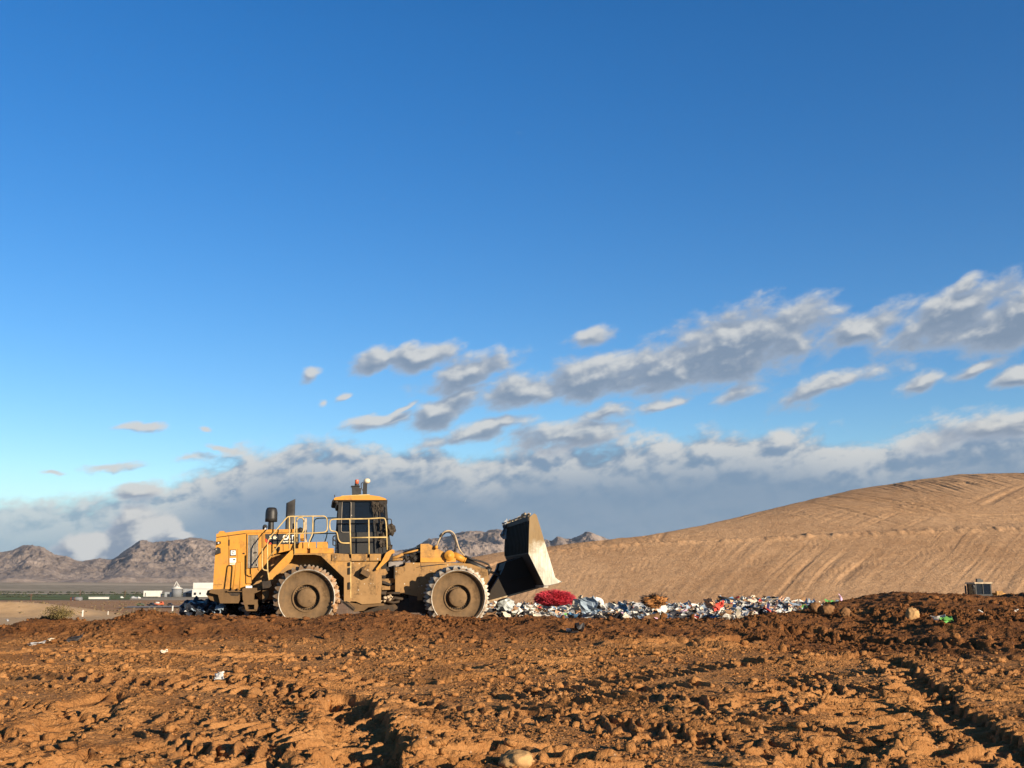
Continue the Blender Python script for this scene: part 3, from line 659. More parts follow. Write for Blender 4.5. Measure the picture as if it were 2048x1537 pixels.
for k, (u, v, rr) in enumerate(((595,1063,.09),(601,1061.5,.10),(604.5,1063.5,.07))): lump(bm, L3(u, v, -1.0), (rr, rr, rr), .2, k, 2)
fin('filler_cap', bm, M_gut, comp, True)
parts('filler_box', M_yel, comp, ('P', [(600.5,1069),(607.5,1068),(608,1081),(600.5,1081)], -1.35, -.6), ('P', [(597,1086),(606,1084),(606,1097),(597,1098)], -1.5, -.6), bevel=.012)
part('post', M_pipe, comp, ('P', [(609.5,1037),(613.6,1037),(614,1086),(609.2,1086)], -1.0, -.82), bevel=.02)
# --- engine frame and axle housings that fill the arches
part('engine_frame', M_yeld, comp, ('P', [(500,1110),(700,1108),(700,1198),(520,1200),(500,1178)], -.98, .98), bevel=.02)
part('rear_frame', M_gut, comp, ('P', [(488,1166),(560,1160),(560,1200),(530,1206),(488,1200)], -.93, .93), bevel=.02)
# --- counterweight and hitch
YB = -1.5
cw = part('counterweight', M_steel, comp, ('P', [(418,1186),(421,1180),(446,1178.4),(486,1179),(484,1190),(477,1207),(440,1207.2),(436,1190)], YB, 1.5), ('P', [(410.5,1189),(413.8,1181),(422,1179),(437,1179),(438.5,1207.2),(419,1200.5)], YB + .22, 1.3, YB), bevel=.03)
part('step_recess', M_gut, cw, ('P', [(454,1183.6),(483.4,1184),(476,1192.8),(462,1192)], YB - .006, YB + .05), bevel=0)
part('step_lip', M_steel, cw, ('P', [(453,1182.2),(484,1182.6),(483.4,1184.2),(455,1184)], YB - .10, YB + .02), bevel=.008)
parts('bolt_block', M_gut, cw, ('P', [(459.5,1177),(463,1176),(463,1181.4),(460.5,1182)], YB - .04, YB + .06), ('P', [(471.5,1178),(475,1177),(475.4,1182.6),(472.4,1182.6)], YB - .04, YB + .06), bevel=.006)
tb = part('tow_bracket', M_steel, comp, ('P', [(486,1200.4),(514.6,1199.6),(514.6,1206),(508.5,1209.6),(494,1209.8),(487.4,1206)], YB - .18, YB + .3), ('P', [(487.4,1206),(495,1209.5),(495,1221),(493,1222.4),(491.5,1221)], YB - .18, YB + .3), ('P', [(508.6,1209.3),(514.6,1206),(515.2,1212.6),(512.6,1222.4),(508.6,1221)], YB - .18, YB + .3), ('P', [(492.6,1219.6),(512.8,1219.4),(512.2,1222.6),(493,1222.6)], YB - .18, YB + .3), bevel=.012)
part('hitch_back', M_gut, tb, ('P', [(493,1208),(510,1208),(510,1221),(493,1221)], YB + .05, YB + .28), bevel=0)
parts('step_plate', M_steel, comp, ('P', [(484.5,1178.5),(488,1176.4),(524.5,1176.2),(521,1182),(507.5,1188),(506.8,1200),(485.5,1200.5)], YB - .12, -1.1), ('P', [(525,1181.6),(537.8,1181.2),(536.6,1196),(531,1201),(524.4,1207)], -1.52, -1.2), bevel=.012)
part('white_block', M_white, comp, ('P', [(491.5,1172),(504,1171.8),(504,1176.6),(491.5,1177)], YB - .05, YB + .2), bevel=.012)
# rear grab handles
for pts in ([(465.8,1180),(472.8,1126),(474.5,1124.2),(481,1124),(482.8,1126),(478.8,1180)],):
    part('grab_handle', M_yel, comp, ('T', rnd([L3(u, v, -1.66) for u, v in pts], 4, .06), .02), bevel=0)
# --- stair and platform
YP = -1.95
parts('stair_stringer', M_yel, comp, ('P', [(535.4,1149),(581.8,1101.4),(585.6,1100.6),(587.4,1107),(584.6,1118),(544.5,1158.4),(537,1161.2)], YP, YP + .05), ('P', [(535.4,1149),(581.8,1101.4),(585.6,1100.6),(587.4,1107),(584.6,1118),(544.5,1158.4),(537,1161.2)], -1.30, -1.25, YP), bevel=.008)
st = []
for k in range(4):
    f = (k + .5) / 4; u, v = 540 + 44 * f, 1153 - 47 * f; st.append(('P', [(u - 5, v), (u + 5, v), (u + 5, v + 1.6), (u - 5, v + 1.6)], YP + .06, -1.31, YP))
parts('stair_tread', M_gut, comp, *st, bevel=.004)
part('boarding_step', M_gut, comp, ('P', [(524,1163),(540,1161),(543,1172),(538,1176),(525,1178)], YP + .1, -1.2, YP), bevel=.02)
part('platform', M_yel, comp, ('P', [(588,1097.6),(613.5,1097.2),(613.5,1107),(588,1107.4)], YP, 1.95), ('P', [(620.5,1097.2),(667.6,1097),(667.6,1107),(620.5,1107)], YP, 1.95), ('P', [(613.5,1099),(620.5,1099),(620.5,1106),(613.5,1106)], YP + .12, 1.8, YP), bevel=.012)
parts('platform_box', M_yel, comp, ('P', [(606.8,1085),(632,1084.4),(632,1097),(606.8,1097.2)], -1.55, -.3), ('P', [(634,1084.4),(656,1084),(656,1096.8),(634,1097)], -1.55, -.3), bevel=.012)
part('fender', M_yeld, comp, ('P', [(588,1107.4),(667,1107),(697,1109),(700,1122),(700.5,1205),(688,1203),(688,1156),(642,1112.5),(630,1109.6),(588,1110)], YP + .02, YP + .12), ('P', [(667,1107.2),(697,1109),(700,1122),(700.5,1200),(690,1200),(690,1156),(645,1112.5)], YP + .12, -1.2, YP), bevel=.01)
part('fender', M_yeld, comp, ('X', LP([(588,1107.4),(667,1107),(697,1109),(700,1122),(700.5,1205),(688,1203),(688,1156),(642,1112.5),(630,1109.6),(588,1110)], YP), 1.83, 1.93), bevel=.01)
fascia = part('cab_fascia', M_yelm, comp, ('P', [(664.5,1109),(697,1108.6),(697,1122.4),(664,1122.4)], YP - .02, YP + .3), ('P', [(702.5,1108.8),(734.5,1108.4),(734.5,1122),(702.5,1122.3)], YP - .02, YP + .3), ('P', [(740,1108.4),(762,1108.2),(761.4,1121.6),(740,1122)], YP - .02, YP + .3), ('P', [(697,1117),(740,1116),(740,1121.6),(697,1122)], YP, YP + .3), bevel=.008)
part('cab_floor', M_gut, comp, ('P', [(662,1107.5),(786,1106),(786,1121),(664,1122)], YP + .1, 1.6, YP), bevel=.01)
# rails
def rail(name, yl, lines, r=.019):
    return part(name, M_rail, comp, *[('T', rnd([L3(u, v, yl) for u, v in p], 4, .12), r) for p in lines], bevel=0)
STAIR_R = [[(537.8,1160),(534.9,1140),(534.7,1084.4),(540.5,1074.6),(571.8,1037.4),(576.6,1033.2),(653.4,1032.6),(654.6,1050),(654,1064.6),(624.5,1066.6),(574.6,1067.6),(569,1075),(535.2,1119)],
           [(578.7,1033.4),(578.5,1098)], [(589.3,1033.2),(589.2,1108)], [(625.6,1033),(625.2,1066),(623,1072),(617,1086),(616.6,1098)], [(524.4,1097),(524.2,1136),(528,1141),(534.6,1141)]]
rail('stair_rail', -1.98, STAIR_R)
rail('gate_rail', -1.5, [[(593.4,1084),(593.2,1040),(598,1035.4),(604,1035.6),(608,1040),(607.4,1062),(604,1066)]], .02)
rail('cab_rail', YP, [[(699.5,1086.6),(682,1086.8),(676.4,1080),(674.2,1065),(669,1063),(661.5,1062.4),(659.2,1056),(659.4,1043),(663,1039.2),(674,1038.8),(737,1038),(766,1036.2),(771,1038.6),(773,1060),(774.2,1100)], [(699.4,1038.6),(701.8,1109)], [(737.3,1038),(738,1109)], [(701.5,1076),(738,1075.4),(773.4,1075)]], .021)
rail('far_rail', 1.9, [[(618,1097),(622,1080),(628,1070),(628,1041),(634,1037),(686,1036)], [(628,1067.5),(690,1067)], [(655,1037),(654,1072),(648,1088)]])
# --- lower body below the cab
YD = -1.86
door = part('side_door', M_yelm, comp, ('P', [(702.5,1123),(757.5,1122.6),(751,1140),(752.5,1190),(702.5,1191.5)], YD, -.9), bevel=.015)
parts('hinge', M_gut, door, *[('P', [(697.3, v), (700.8, v), (700.8, v + h), (697.3, v + h)], YD - .13, YD - .05) for v, h in ((1125, 7), (1136, 13), (1165, 14))], bevel=.008)
part('edge_strip', M_rail, door, ('P', [(698.2,1123),(702.6,1123),(702.6,1196),(696.6,1199)], YD - .04, YD + .1), bevel=.01)
part('broken_bracket', M_steel, comp, ('P', [(721,1147),(725.5,1138),(741.5,1146),(736.5,1156)], YD - .28, YD + .03), ('P', [(717.5,1152),(719,1142),(728,1133.5),(734,1131),(729,1138),(721,1146),(719.4,1154)], YD - .12, YD + .03), bevel=.015)
part('side_sill', M_yeld, comp, ('P', [(695,1198),(703,1191.6),(762,1190),(762,1207),(724,1209),(712,1203.5),(700,1203)], YD - .04, -.8), ('P', [(751,1140),(762,1130),(764,1166),(762,1190),(752.6,1190)], YD + .12, -.8), bevel=.015)
part('belly_plate', M_steel, comp, ('P', [(684,1203),(724,1209),(768,1207.5),(769,1211),(737,1215),(728,1222),(709,1224)], YD + .02, .9, YD), bevel=.012)
parts('ladder_rail', M_gut, comp, ('P', [(680,1203),(686,1201.6),(709,1221),(706,1223)], YD - .16, YD - .02), ('P', [(687.5,1204),(690,1203.4),(710,1219.5),(708,1220.4)], YD - .2, YD - .05), ('P', [(692,1203),(694,1202.6),(710.5,1217),(709.6,1218.4)], YD - .2, YD - .05), bevel=.004)
part('mirror_arm', M_yel, comp, ('P', [(783,1099.4),(788.6,1100),(789.3,1106.6),(783.6,1108),(777,1121),(766,1131),(753.5,1141.4),(752,1138.6),(763,1124),(772.4,1106)], YP - .06, YP + .16), bevel=.012)
bm = bmesh.new()
for k in range(40):
    u, v = random.choice([(random.uniform(640, 690), None), (random.uniform(745, 790), None)]); 
    v = 1195 + random.uniform(-4, 8) if u > 700 else 1185 + (u - 640) * .35 + random.uniform(-10, 8)
    lump(bm, L3(u, v, random.uniform(-1.9, -1.2)), (random.uniform(.02, .07),) * 3, .5, k, 1)
fin('caked_debris', bm, M_pipe, comp)['kind'] = 'stuff'
# --- cab
YC0, YC1 = -1.45, .95
cab = part('cab', M_char, comp, ('P', [(672.4,1107.6),(673.2,1066),(777.6,1064),(783.4,1097),(783.4,1107.6)], YC0, YC1), bevel=.02)
pil = [[(673.4,1067),(677.8,1001),(684.2,1001),(681.6,1067)], [(701.6,1001),(709.6,1001),(709.2,1067),(700.6,1067)], [(745.8,1001),(755.4,1001),(757,1067),(747.4,1067)], [(768.6,1001),(773.2,1000),(778.2,1066),(772.4,1066)]]
parts('pillar', M_char, cab, *[('P', p, YC0, YC0 + .1) for p in pil], *[('X', LP(p, YC0), YC1 - .1, YC1) for p in pil], bevel=.01)
part('window_rail', M_char, cab, ('P', [(677.6,1000),(773,999.4),(773.4,1003),(677.5,1003.6)], YC0, YC1), bevel=.008)
def pane(name, poly, trim=True):
    f = part(name, M_glass, cab, ('P', poly, YC0 + .03, YC0 + .045), bevel=0)
    if trim:
        c = rnd([L3(u, v, YC0 - .012) for u, v in poly] + [L3(*poly[0], YC0 - .012)], 3, .07); bm = bmesh.new(); tube(bm, c, .013, 6); fin('seal', bm, plain('window_seal', (.23, .20, .16), .6), f)
    return f
pane('window', [(684.4,1003),(702.2,1003),(701.2,1065),(682,1065)])
pane('window', [(709.8,1003),(745.8,1003),(747.4,1065),(709.4,1065)], False)
pane('window', [(755.6,1002.6),(768.4,1002.4),(772.2,1064),(757.2,1065)], False)
x0, z0 = L(683.6, 1065, YC0); x1, z1 = L(770, 1002, YC0); x2, z2 = L(777, 1065, YC0); x3, z3 = L(676.4, 1003, YC0)
bm = bmesh.new(); hexa(bm, [(x2 - .05, YC0 + .1, z2), (x2 - .05, YC1 - .1, z2), (x1 + .01, YC1 - .1, z1), (x1 + .01, YC0 + .1, z1)], [(x2 - .035, YC0 + .1, z2), (x2 - .035, YC1 - .1, z2), (x1 + .025, YC1 - .1, z1), (x1 + .025, YC0 + .1, z1)]); fin('windscreen', bm, M_glass, cab)
bm = bmesh.new(); hexa(bm, [(x0 - .09, YC0 + .1, z0), (x0 - .09, YC1 - .1, z0), (x3 + .06, YC1 - .1, z3), (x3 + .06, YC0 + .1, z3)], [(x0 - .075, YC0 + .1, z0), (x0 - .075, YC1 - .1, z0), (x3 + .075, YC1 - .1, z3), (x3 + .075, YC0 + .1, z3)]); fin('rear_window', bm, M_glass, cab)
part('far_window', M_glass, cab, ('X', LP([(684,1003),(770,1003),(774,1065),(682,1065)], YC0), YC1 - .05, YC1 - .035), bevel=0)
xs, zs = L(722, 1064, YC0)
part('seat', M_seat, cab, ('B', xs - .25, xs + .3, -.5, .1, zs - .15, zs + .02), ('X', [(xs - .3, zs), (xs - .15, zs), (xs - .25, zs + .72), (xs - .38, zs + .72)], -.5, .1), bevel=.04)
bm = bmesh.new(); tube(bm, [(xs + .75, -.2, zs - .1), (xs + .55, -.2, zs + .22)], .03); lathe(bm, [(.2, -.015), (.215, 0), (.2, .015)], 'z', (xs + .55, -.2, zs + .23), 20); fin('steering_column', bm, M_black, cab)
parts('bar_and_rail_shadow', M_gut, cab, ('P', [(672.6,1046.6),(756,1046.4),(756,1048.4),(672.4,1048.8)], YC0 - .02, YC0 - .003), ('P', [(745,1003),(749,1003),(762,1107),(758.5,1107)], YC0 - .02, YC0 - .003), ('P', [(756,1003),(758,1003),(768,1107),(766,1107)], YC0 - .02, YC0 - .003), bevel=0)  # the level strip is the top rail's cast shadow, laid on in black
parts('door_seam', M_gut, cab, ('P', [(705.6,1067),(707.6,1067),(707.4,1107),(705,1107)], YC0 - .006, YC0 + .02), ('P', [(673.6,1087.6),(707,1088.4),(707,1090),(673.6,1089.2)], YC0 - .006, YC0 + .01), ('P', [(707,1087),(763,1078),(763,1079.6),(707,1088.8)], YC0 - .006, YC0 + .01), bevel=0)
bm = bmesh.new()   # torn cover hanging at the front corner of the cab
for k in range(9):
    u0 = 742.5 + k * 3.0; top = 1001 + random.uniform(0, 3); ln = random.uniform(18, 33) * (1.0 if k < 4 else 1.1); w = random.uniform(2.5, 4.5); vs = []
    for i in range(7):
        f = i / 6; wob = random.uniform(-1.2, 1.2); ww = w * (1 - .55 * f) * random.uniform(.7, 1.1)
        vs.append((L3(u0 + wob + f * 3, top + ln * f, YC0 - .05 - random.uniform(0, .05)), L3(u0 + ww + wob + f * 3, top + ln * f + random.uniform(-1, 1), YC0 - .05 - random.uniform(0, .05))))
    vv = [(bm.verts.new(a), bm.verts.new(b)) for a, b in vs]
    for a, b in zip(vv, vv[1:]): bm.faces.new((a[0], a[1], b[1], b[0]))
for k in range(8):
    crumple(bm, L3(random.uniform(756, 780), random.uniform(1050, 1100), YC0 - .04), random.uniform(.12, .26), .2, 50 + k, 5, tilt=1.4)
tc = fin('torn_cover', bm, M_rag, cab)
so_ = tc.modifiers.new('thickness', 'SOLIDIFY'); so_.thickness = .008
bm = bmesh.new()
for k, (u, v, s) in enumerate(((781,1056,.12),(785,1061,.10),(779,1063,.12),(786,1056,.08),(783,1067,.08),(776,1060,.1))): lump(bm, L3(u, v, YC0 - .1), (s, s, s), .6, k, 2)
tube(bm, rnd([L3(775,1038.6,YC0 - .05), L3(782.8,1038.4,YC0 - .05), L3(783,1052,YC0 - .05)], 3, .05), .014)
fin('mirror', bm, M_rag, cab)
bm = bmesh.new(); tube(bm, rnd([L3(671,1083,YC0), L3(665.5,1078,YC0), L3(667,1073,YC0), L3(671.5,1072,YC0)], 4, .1), .02); tube(bm, [L3(671, 1092, YC0), L3(666, 1090, YC0), L3(666, 1078, YC0)], .02); fin('coiled_hose', bm, M_black, cab)
roof = part('cab_roof', M_yel, cab, ('P', [(668,1000.4),(667.6,997.6),(671,995),(684,993),(700,991.6),(740,990.6),(759,993.2),(771,997.4),(773.4,1000.4)], YC0 - .16, YC1 + .14), bevel=.03)
part('gutter', M_gut, roof, ('P', [(664.2,1001.6),(668,998.6),(673,1000.8),(676.6,1003.4),(677,1011),(674,1010),(672.6,1005),(666,1004)], YC0 - .12, YC1 + .1), ('P', [(676,1000.6),(772,1000),(772,1002.4),(677,1003)], YC0 - .1, YC1 + .1), ('P', [(757,1001),(775,1000.2),(774.6,1008),(768,1012),(760,1009)], YC0 - .08, YC0 + .4), bevel=.01)
part('roof_hatch', M_rail, roof, ('P', [(682.6,994.2),(683,991.6),(739,988.8),(739.6,991)], -1.0, .5), bevel=.012)
bm = bmesh.new(); lump(bm, L3(672.4, 1004, YC0 - .14), (.05, .05, .05), .3, 3, 2); fin('roof_lamp', bm, M_hose, roof)
bm = bmesh.new(); tube(bm, [L3(669.5,995,-1.3), L3(669.2,990,-1.3)], .012); fin('whip_aerial', bm, M_hose, roof)
bl = part('beacon_base', M_black, cab, ('P', [(704,972.8),(719,972.4),(718.4,989.5),(704.6,990)], -.75, -.45), ('P', [(702.4,971.6),(720,971.4),(720,973),(702.4,973.2)], -.8, -.42), ('P', [(719,976),(722.4,977),(722,988),(718.6,988)], -.7, -.5), bevel=.01)
bm = bmesh.new(); x, z = L(713.4, 972, -.6); zt = L(713.4, 960, -.6)[1]; lathe(bm, [(.066, z), (.066, z + .06), (.06, z + .062)], 'z', (x, -.6, 0), 20); fin('beacon_foot', bm, M_black, bl)
bm = bmesh.new(); lathe(bm, [(.058, z + .055), (.062, zt - .03), (.055, zt), (.02, zt + .004)], 'z', (x, -.6, 0), 20); fin('beacon_lens', bm, M_amber, bl)
bm = bmesh.new(); x, z = L(729.6, 990, -.6); zt = L(729.6, 966.5, -.6)[1]; box(bm, x - .065, x + .065, -.66, -.53, z - .02, zt); tube(bm, rnd([(x - .05, -.7, zt + .02), (x - .13, -.7, zt - .02), (x - .12, -.7, zt - .18), (x - .04, -.7, zt - .3)], 4, .08), .012); an = fin('antenna_mast', bm, M_char, cab)
bm = bmesh.new(); x2_, z2_ = L(733.8, 966.6, -.6); zt2 = L(733.8, 957.4, -.6)[1]; h = zt2 - z2_
lathe(bm, [(.06, z2_ - .01), (.09, z2_ + .015), (.105, z2_ + .3 * h), (.105, z2_ + .62 * h), (.085, z2_ + .88 * h), (.04, zt2)], 'z', (x2_, -.6, 0), 28); fin('antenna_dome', bm, M_dome, an)
# --- articulation joint
parts('hitch_plate', M_yeld, comp, ('P', [(764,1158),(790,1157),(790,1166),(777,1168.5),(764,1164)], -.75, .75), ('P', [(764,1171),(777,1173.5),(790,1170),(790,1179.5),(764,1180.5)], -.75, .75), ('P', [(757,1140),(771,1138),(776,1147),(770,1151),(757,1152)], -1.0, .9), bevel=.015)
part('hitch_core', M_gut, comp, ('P', [(757,1123),(812,1124),(812,1200),(757,1205)], -.62, .62), ('P', [(764,1134),(777,1134),(779,1141),(770,1145.5),(763,1143)], -.95, -.4), ('P', [(788,1131),(791.5,1131),(791.5,1158),(788,1158)], -.95, -.3), ('P', [(757,1151.6),(772,1150.6),(772,1153.4),(757,1154.4)], -1.05, -.3), ('P', [(765,1162),(772,1163.5),(780,1167.6),(790,1165),(790,1168),(780,1171.4),(765,1167)], -.8, .7), bevel=.012)
parts('hitch_cover', plain('dusty_blue_grey_steel', (.20, .18, .165), .6, .3, .3, .3, 5), comp, ('P', [(777.6,1124.6),(806,1123.8),(806,1131),(792,1134),(777,1134)], -.7, .6), ('P', [(772,1142),(786,1141),(785,1157),(772,1157)], -.5, .4), bevel=.012)
part('underbody_dark_fill', M_gut, comp, ('P', [(702,1202),(874,1194),(872,1226),(722,1226)], -.85, .85), bevel=.02)  # added black block standing in for the shaded void under the machine
bm = bmesh.new()
for pts, r in (([(772,1187.5),(786,1186.6),(800,1187)], .04), ([(748,1189),(760,1186),(772,1187.4)], .06), ([(760,1198),(776,1203),(790,1196),(806,1199)], .05), ([(764,1200),(786,1206),(800,1203)], .04)):
    tube(bm, [L3(u, v, -1.0) for u, v in pts], r)
fin('steering_cylinder', bm, M_gut, comp)
# --- front frame
YF = -.95
ff = part('front_frame', M_yelm, comp, ('P', [(790.5,1135.6),(806,1133.6),(810.6,1131),(811,1126),(893,1125.4),(940,1128),(975,1140),(978,1160),(960,1192),(850,1196),(815,1189.6),(790.5,1185)], YF, -YF), bevel=.018)
parts('weld_seam', M_gut, ff, ('P', [(832,1135.4),(841,1133.4),(841.2,1126.4),(842,1126.4),(842,1134),(832.4,1136.2)], YF - .006, YF + .02), ('P', [(842,1132.6),(884,1128),(893,1129.6),(884,1129.8),(842,1134.4)], YF - .012, YF + .02), bevel=0)
parts('front_axle', M_gut, comp, ('P', [(868,1180),(965,1178),(960,1212),(875,1212)], -1.2, 1.2), ('P', [(816,1188),(868,1186),(868,1204),(820,1206)], -.9, .9), bevel=.03)
part('access_plug', M_yeld, comp, ('P', [(835,1190.6),(844.6,1190.4),(844.8,1201),(835.2,1201.2)], -.93, -.85), bevel=.012)
tw = part('tower', M_yeld, comp, ('P', [(841,1088.4),(857.4,1088),(889,1105),(890.6,1115.4),(841,1116)], -.72, .72), bevel=.015)
part('tower_base', M_yel, tw, ('P', [(841,1116),(890.6,1115.4),(891,1124.8),(841,1125)], -.75, .75), bevel=.012)
boss = bmesh.new(); bx, bz = L(898.6, 1111.6, -.82)
lathe(boss, [(.02, -.90), (.06, -.90), (.065, -.885), (.155, -.88), (.165, -.86), (.165, -.62), (.02, -.62)], 'y', (bx, 0, bz), 28); b_o = fin('pivot_boss', boss, M_yel, comp)
part('pivot_cheek', M_yel, b_o, ('P', [(898,1103),(906,1104.5),(912,1112),(911.6,1124),(893,1124.6),(892,1108)], -.84, -.6), bevel=.015)
# blade lift cylinder
A, B_, D = L3(906, 1110.5, -.75), L3(930, 1120.5, -.75), L3(979.5, 1143.4, -.75); E = L3(1008, 1155.5, -.75)
bm = bmesh.new(); tube(bm, [A, B_], .125, 18, r1=.105); tube(bm, [B_ - (B_ - A) * .05, B_ + (D - B_) * .02], .118, 18); fin('cylinder_collar', bm, M_yel, comp)
bm = bmesh.new(); tube(bm, [B_, D], .088, 16); tube(bm, [D - (D - B_).normalized() * .14, D + (D - B_).normalized() * .02], .125, 16); cy = fin('lift_cylinder', bm, M_black, comp)
bm = bmesh.new(); tube(bm, [D, E], .042, 12); fin('rod', bm, M_black, cy)
bm = bmesh.new(); tube(bm, rnd([L3(930,1112.4,-.85), L3(945,1120,-.85), L3(962,1123,-.85), L3(978,1129.5,-.85), L3(980,1137,-.85)], 3, .08), .03); fin('cylinder_pipe', bm, M_black, cy)
bm = bmesh.new()
tube(bm, rnd([L3(872.6,1095,-.8), L3(877,1083,-.8), L3(883,1069,-.8), L3(890,1062.6,-.8), L3(901,1061.6,-.8), L3(909.6,1069,-.8), L3(913.6,1083,-.8), L3(918,1099,-.8), L3(929,1112,-.8)], 4, .2), .026, 8)
fin('hydraulic_hose', bm, M_pipe, comp)
bm = bmesh.new()
tube(bm, rnd([L3(874,1092,-.55), L3(880,1078,-.55), L3(890,1065,-.55), L3(900,1064.6,-.55), L3(908,1074,-.55), L3(913,1090,-.55), L3(908.6,1104,-.55)], 4, .2), .022, 8)
tube(bm, [L3(879.5,1074,-.82), L3(883.5,1067.6,-.82)], .035, 8)
tube(bm, rnd([L3(887,1099,-.5), L3(890,1094,-.5), L3(895,1095,-.5), L3(896,1102,-.5)], 3, .1), .012, 6)
fin('hydraulic_hose', bm, M_hose, comp)
bm = bmesh.new(); tube(bm, [L3(871.4,1097.6,-.8), L3(873.2,1092,-.8)], .055, 10); fin('hose_fitting', bm, M_yel, comp)
bm = bmesh.new()
for pts, r in (([(784,1117),(797,1113),(806,1108.4)], .05), ([(783,1121),(797,1119.4),(805,1119)], .04), ([(805,1108),(822,1104),(842,1099)], .03)): tube(bm, [L3(u, v, -.6) for u, v in pts], r)
fin('hydraulic_pipe', bm, M_yeld, comp)
bm = bmesh.new()
for pts, r in (([(808,1107),(826,1101),(842,1099.4)], .05), ([(812,1106),(828,1107),(842,1109)], .045), ([(810,1105),(811.4,1116),(814,1124)], .05), ([(818,1121),(822,1113),(827,1111)], .03)): tube(bm, [L3(u, v, -.5) for u, v in pts], r)
for k, (u, v, s) in enumerate(((826,1114,.13),(833,1117,.16),(838,1120,.13),(829,1121,.14),(808,1112,.09),(804,1117,.09),(815,1117,.08))): lump(bm, L3(u, v, -.45), (s, s, s), .4, k, 2)
fin('valve_bank', bm, M_gut, comp)
# --- wheels
WR = .835
def make_wheel():
    bm = bmesh.new()
    # drum: shell with a dished outer face (outer face towards -y of the wheel)
    lathe(bm, [(WR - .06, .55), (WR - .015, .55), (WR - .015, -.53), (WR - .05, -.53), (WR - .055, -.40), (.46, -.385), (.43, -.40), (.40, -.40), (.39, -.28), (.30, -.28)], 'y', (0, 0, 0), 72)
    w = fin('wheel', bm, M_drum, comp)
    bm = bmesh.new(); lathe(bm, [(WR - .034, -.52), (WR - .028, -.556), (WR + .005, -.556), (WR + .008, -.50), (WR - .012, -.49)], 'y', (0, 0, 0), 72, cap=False); fin('rim', bm, M_lip, w)
    bm = bmesh.new(); lathe(bm, [(.43, -.40), (.425, -.425), (.385, -.425), (.38, -.33)], 'y', (0, 0, 0), 56, cap=False); fin('hub_ring', bm, M_drum, w)
    bm = bmesh.new(); lathe(bm, [(.285, -.27), (.28, -.42), (.262, -.445), (.12, -.45), (.02, -.455)], 'y', (0, 0, 0), 48)
    for k in range(30):
        a = 6.28319 * k / 30; tube(bm, [(.335 * math.cos(a), -.28, .335 * math.sin(a)), (.335 * math.cos(a), -.315, .335 * math.sin(a))], .023, 6, 1)
    fin('hub', bm, [M_drum, M_gut], w)
    bm = bmesh.new(); N = 24
    for row in range(5):
        y0 = -.47 + row * .235
        for k in range(N):
            a = 6.28319 * (k + (.5 if row % 2 else 0)) / N
            ca, sa = math.cos(a), math.sin(a); T_, Rd = Vector((-sa, 0, ca)), Vector((ca, 0, sa)); Y_ = Vector((0, 1, 0)); c = Rd * (WR - .02) + Y_ * y0
            hb, ht = .098, .036; H = .165
            base = [c + T_ * sx * hb + Y_ * sy * .085 for sx, sy in ((-1, -1), (1, -1), (1, 1), (-1, 1))]
            mid = [c + Rd * H * .8 + T_ * sx * ht + Y_ * sy * .05 for sx, sy in ((-1, -1), (1, -1), (1, 1), (-1, 1))]
            top = [c + Rd * H + T_ * sx * ht * .55 + Y_ * sy * .03 for sx, sy in ((-1, -1), (1, -1), (1, 1), (-1, 1))]
            q = [[bm.verts.new(p) for p in ring] for ring in (base, mid, top)]
            for r0, r1 in zip(q, q[1:]):
                for i in range(4): bm.faces.new((r0[i], r0[(i + 1) % 4], r1[(i + 1) % 4], r1[i]))
            bm.faces.new(q[2])
    fin('cleats', bm, M_tooth, w)
    return w
wh = make_wheel(); WZ = .93
def place_wheel(x, side, first=False, spin=0.0):
    o = wh
    if not first:
        o = wh.copy(); C.objects.link(o); o.parent = comp
        for ch in wh.children:
            c = ch.copy(); C.objects.link(c); c.parent = o
    o.location = (x, side * 1.55, WZ); o.rotation_euler = (0, spin, 0 if side < 0 else math.pi)
    return o
xf = L(917, 1194, -2.1)[0]
rear_n = place_wheel(-2.275, -1, True, .05); front_n = place_wheel(xf, -1, spin=.15); place_wheel(-2.275, 1, spin=.3); place_wheel(xf, 1, spin=.2)
bm = bmesh.new()     # earth and rags packed between the cleats of the rear wheel
for k in range(300):
    a = random.uniform(-.75, 1.75); y = random.uniform(-.5, .5); s = random.uniform(.03, .085) * (1.15 if a < .9 else .8); rr = WR + random.uniform(-.02, .09 if a < 1.1 else .05)
    lump(bm, (rr * math.cos(a), y, rr * math.sin(a)), (s, s * 1.3, s), .55, k, 1)
for ch in rear_n.children:
    if ch.name.startswith('cleats'): ch.data = ch.data.copy(); ch.data.materials[0] = M_toothm
mud = fin('caked_mud', bm, plain('dried_mud', (.33, .19, .095), .95, 0, .1, .45, 7, .4), rear_n)
mud['kind'] = 'stuff'; rear_n['label'] = 'rear wheel with brown mud packed between its cleats'
# --- blade
YN, YW = -2.15, 2.15
tx, tz = L(1059, 1034.5, YN); mx_, mz = L(1057.2, 1108, YN); qx, qz = L(1089, 1172, YN)
th_ = .10
prof = [(tx, tz), (mx_ - .01, mz + .35), (mx_, mz), (qx, qz), (qx + th_ * .9, qz + th_ * .4), (mx_ + th_ + .02, mz + .03), (mx_ + th_, mz + .4), (tx + th_, tz + .02)]
blade = part('blade', M_bladeback, comp, ('X', prof, YN, YW), bevel=.008)
ribs = []
for k in range(17):
    y = YN + .12 + k * (YW - YN - .24) / 16
    ribs.append(('X', [(tx - .035, tz - .12), (mx_ - .055, mz + .33), (mx_ - .045, mz + .04), (mx_ + .02, mz + .04), (tx + .02, tz - .12)], y - .022, y + .022))
parts('rib', M_bladeback, blade, *ribs, bevel=.004)
part('cross_beam', M_bladeback, blade, ('X', [(tx - .05, tz + .02), (tx - .05, tz - .12), (tx + .02, tz - .12), (tx + .02, tz + .02)], YN, YW), bevel=.01)
